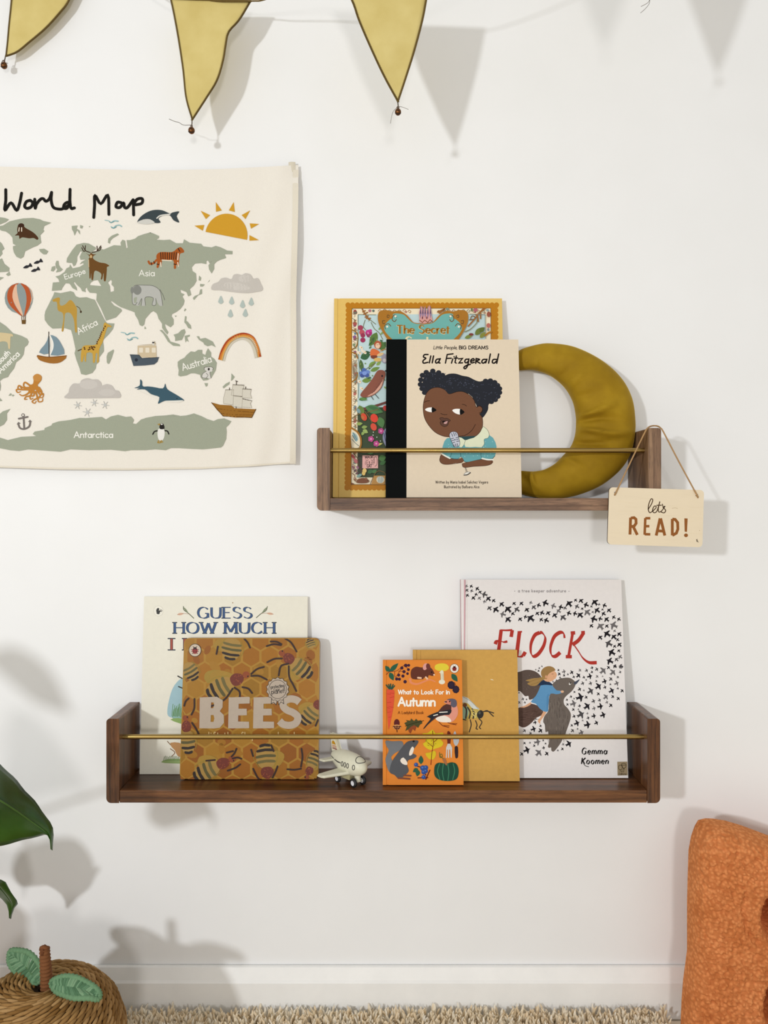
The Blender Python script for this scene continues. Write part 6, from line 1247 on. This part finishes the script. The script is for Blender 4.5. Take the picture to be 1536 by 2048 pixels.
# ------------------------------------------------------------------ leafy plant whose pot stands out of frame at left
LEAF, nt, b = new_mat('glossy_leaf', 0.28, lin('#2c4f14'))
v = coords(nt, (1, 1, 1)); n1 = noise_n(nt, v, 14, 3)
nt.links.new(ramp(nt, n1.outputs[0], [(0.3, lin('#17330a')), (0.7, lin('#2d5415'))]), b.inputs['Base Color'])
b.inputs['Transmission Weight'].default_value = 0.0
n2 = noise_n(nt, coords(nt, (1, 1, 1)), 120, 3); bump(nt, b, n2.outputs[0], 0.12, 0.0008)
VEIN = plain('leaf_vein', '#3c5f20', 0.4); STEMM = plain('green_stem', '#4a6a2a', 0.45)
PX, PY = -0.80, -0.25
root = thing('potted_plant', (PX, PY, 0.0), 'glossy green broad-leaved plant reaching in at the left edge', 'plant')
RO = Vector(root.location)
mb = MB(); mb.lathe([(0, .030), (.085, .030), (.10, .06), (.116, .21), (.120, .262), (.110, .262), (.106, .22), (0, .22)], 40)
mb.build('pot', plain('terracotta_pot', '#b07a5a', 0.8, 0, 0.1, 60), root, smooth=True, colors=False, angle=.6)
mb = MB(); mb.lathe([(.105, .223), (.06, .23), (0, .234)], 30); mb.build('soil', plain('soil', '#3a2a1e', 0.95, 0, 0.3, 200, 0.5, 300), root, smooth=True, colors=False)
LL = Vector((-1.86, -3.15, ZC+0.47))
def from_shadow(px, py, d):
    w_ = P(px, py, 0); t = d/3.15; return w_.lerp(LL, t)
def blade(up, mid, low, name='leaf'):
    """three space curves: one margin, the midrib, the other margin"""
    n = 28
    def samp(cv, t):
        c_ = catmull([tuple(p) for p in cv], 8); s_ = [0]
        for p, q in zip(c_, c_[1:]): s_.append(s_[-1]+math.dist(p, q))
        return Vector([interp([(u/s_[-1], p[k2]) for u, p in zip(s_, c_)], t) for k2 in range(3)])
    U_, M_, L_ = ([samp(cv, i/(n-1))-RO for i in range(n)] for cv in (up, mid, low))
    def g(i, j):
        t = j/12
        if t <= .5: a_, b_, q = U_[i], M_[i], t*2
        else: a_, b_, q = L_[i], M_[i], (1-t)*2
        p = a_.lerp(b_, q); s_ = math.sin(math.pi*q)
        return p+Vector((0, -0.006*s_+0.0012*math.sin(i*1.4+(q*3))*(1-q), 0.003*s_))
    mb = MB(); mb.grid(g, n, 13); lf = mb.build(name, LEAF, root, smooth=True, colors=False)
    sd = lf.modifiers.new('thickness', 'SOLIDIFY'); sd.thickness = 0.0006; sd.offset = 0
    mb = MB(); mb.tube([p+Vector((0, -.0008, 0)) for p in M_], [.0016-.0011*i/(n-1) for i in range(n)], 6)
    mb.build('vein', VEIN, lf, smooth=True, colors=False)
    return M_[0]+RO
def stalk(pts):
    mb = MB(); mb.tube(catmull([Vector(p)-RO for p in pts], 8), .0035, 8); mb.build('leaf_stalk', STEMM, root, smooth=True, colors=False)
crown = (PX, PY, 0.25)
b1 = blade([P(*q) for q in ((-96,1570,.32), (-86,1505,.32), (-45,1500,.31), (0,1528,.30), (62,1594,.285), (98,1642,.28), (107,1668,.28), (105,1697,.28))],
           [P(*q) for q in ((-96,1590,.34), (-40,1586,.345), (0,1600,.335), (60,1640,.30), (98,1670,.285), (105,1700,.28))],
           [P(*q) for q in ((-96,1610,.32), (-92,1675,.31), (-40,1700,.30), (0,1692,.295), (62,1676,.285), (96,1669,.28), (104,1676,.28), (105,1699,.28))])
stalk([crown, (PX+.03, PY-.05, .38), b1+Vector((-.02, .0, .005)), b1])
b2 = blade([from_shadow(*q) for q in ((60,1690,.30), (100,1678,.30), (150,1678,.28), (182,1712,.24), (191,1750,.20))]+[P(*q) for q in ((0,1759,.175), (20,1780,.15), (33,1801,.13), (35,1808,.12), (30,1813,.115), (26,1824,.108), (22,1836,.10))],
           [from_shadow(*q) for q in ((64,1695,.29), (95,1722,.24))]+[P(*q) for q in ((-20,1765,.17), (0,1776,.155), (18,1798,.125), (26,1812,.112), (22,1837,.10))],
           [from_shadow(*q) for q in ((56,1694,.29), (38,1702,.27), (24,1740,.20), (42,1772,.14))]+[P(*q) for q in ((-20,1787,.098), (0,1795,.097), (12,1804,.097), (18,1813,.099), (21,1836,.10))])
stalk([crown, (PX+.02, PY+.0, .33), b2+Vector((-.04, -.01, .03)), b2])
b3 = blade([from_shadow(*q) for q in ((-30,1310,.50), (20,1292,.49), (80,1320,.47), (120,1370,.46), (140,1425,.45))], [from_shadow(*q) for q in ((-30,1316,.50), (30,1330,.49), (80,1370,.47), (140,1426,.45))], [from_shadow(*q) for q in ((-30,1320,.50), (20,1365,.49), (70,1405,.47), (110,1420,.46), (140,1427,.45))])
stalk([crown, (PX+.0, PY-.15, .5), b3+Vector((-.03, 0, -.02)), b3])

# ------------------------------------------------------------------ big teddy-fleece cushion at right
FLEECE, nt, b = new_mat('orange_teddy_fleece', 0.95, lin('#c0692c'), 0, 0.1)
v = coords(nt, (1, 1, 1)); vo = nd(nt, 'ShaderNodeTexVoronoi', feature='SMOOTH_F1'); nt.links.new(v, vo.inputs['Vector']); vo.inputs['Scale'].default_value = 190; vo.inputs['Smoothness'].default_value = 0.4
n1 = noise_n(nt, v, 30, 3)
cc = ramp(nt, n1.outputs[0], [(0.3, lin('#d5854e')), (0.7, lin('#e79860'))]); 
cv_ = ramp(nt, vo.outputs['Distance'], [(0.2, (1, 1, 1)), (0.62, (0.62, 0.48, 0.38))])
nt.links.new(mix(nt, 0.7, cc, cv_, 'MULTIPLY'), b.inputs['Base Color'])
b.inputs['Sheen Weight'].default_value = 0.25; b.inputs['Sheen Tint'].default_value = (*lin('#f0b070'), 1)
inv = nd(nt, 'ShaderNodeMath', operation='SUBTRACT'); inv.inputs[0].default_value = 1.0; nt.links.new(vo.outputs['Distance'], inv.inputs[1]); bump(nt, b, inv.outputs[0], 0.5, 0.003)
LEFT = [(1640,1396),(1652,1389),(1672,1382),(1700,1377),(1760,1375),(1800,1374),(1860,1374),(1900,1374),(1930,1370),(1960,1366),(2000,1363),(2048,1361),(2056,1362)]
TOPC = [(1396,1640),(1410,1636.5),(1425,1637),(1450,1641),(1480,1650),(1510,1661),(1536,1671),(1600,1690),(1680,1705),(1720,1712)]
CDP, CT = 0.076, 0.052
root = thing('fleece_cushion', (P(1540, 2099, CDP).x, -CDP, 0.042), 'big orange teddy-fleece cushion propped on the wall at the right edge', 'cushion', group=None)
RO = Vector(root.location)
def cpos(u, w_):      # u 0 left..1 right, w_ 0 top..1 bottom, photo px at the cushion's middle depth
    yt = interp(TOPC, 1396+(1720-1396)*u); py = yt+(2056-yt)*w_
    xl = interp([(a_, b_) for a_, b_ in LEFT], 1640+(2056-1640)*w_); xr = 1722+14*math.sin(w_*3.0)
    return xl+(xr-xl)*u, py
DENTS = [(1530, 1806, 28, 40, .085), (1530, 1978, 24, 44, .085)]
SEAM = [(1462, 1756), (1459, 1783), (1460, 1808), (1466, 1828), (1475, 1842), (1486, 1849)]
def cfront(u, w_, back=False):
    px, py = cpos(u, w_); uu, ww = abs(2*u-1), abs(2*w_-1)
    e = max(0.0, (1-uu**9)*(1-ww**14))**0.5; th = CT*e
    kk = (D-CDP)/D; X = (px-CX)*S*kk; Z = ZC-(py-CY)*S*kk
    if back: return Vector((X+0.55*th*(1-2*u), -CDP+th*1.05, Z-0.5*th*max(0, 1-2*w_)))-RO
    q = th
    for x0, y0, rx, ry, dp in DENTS:
        r2 = ((px-x0)/rx)**2+((py-y0)/ry)**2; q -= dp*math.exp(-r2**1.6)*e
    ds = min(math.dist((px, py), s_) if True else 0 for s_ in SEAMD); q -= 0.004*math.exp(-(ds/5.0)**2)
    if e > .05:
        p3 = Vector((X*170, q*120, Z*170)); dd = noise.voronoi(p3)[0][0]; q += 0.0075*(0.55-dd)*min(1, e*1.5)
        q += 0.004*noise.noise(Vector((X*9, 3.1, Z*9)))
    return Vector((X, -CDP-q, Z))-RO
SEAMD = catmull(SEAM, 5)
mb = MB(); NX, NZ = 190, 300
def cu(i): t = i/(NX-1); return t-0.10*math.sin(2*math.pi*t)/(2*math.pi)*1.0
mb.grid(lambda i, j: cfront((lambda t: .5-.5*math.cos(math.pi*t)*(1-.35*(1-abs(math.cos(math.pi*t)))))(i/(NX-1)), j/(NZ-1)), NX, NZ)
mb.grid(lambda i, j: cfront(i/49, j/59, True), 50, 60)
mb.build('fleece_cover', FLEECE, root, smooth=True, colors=False)
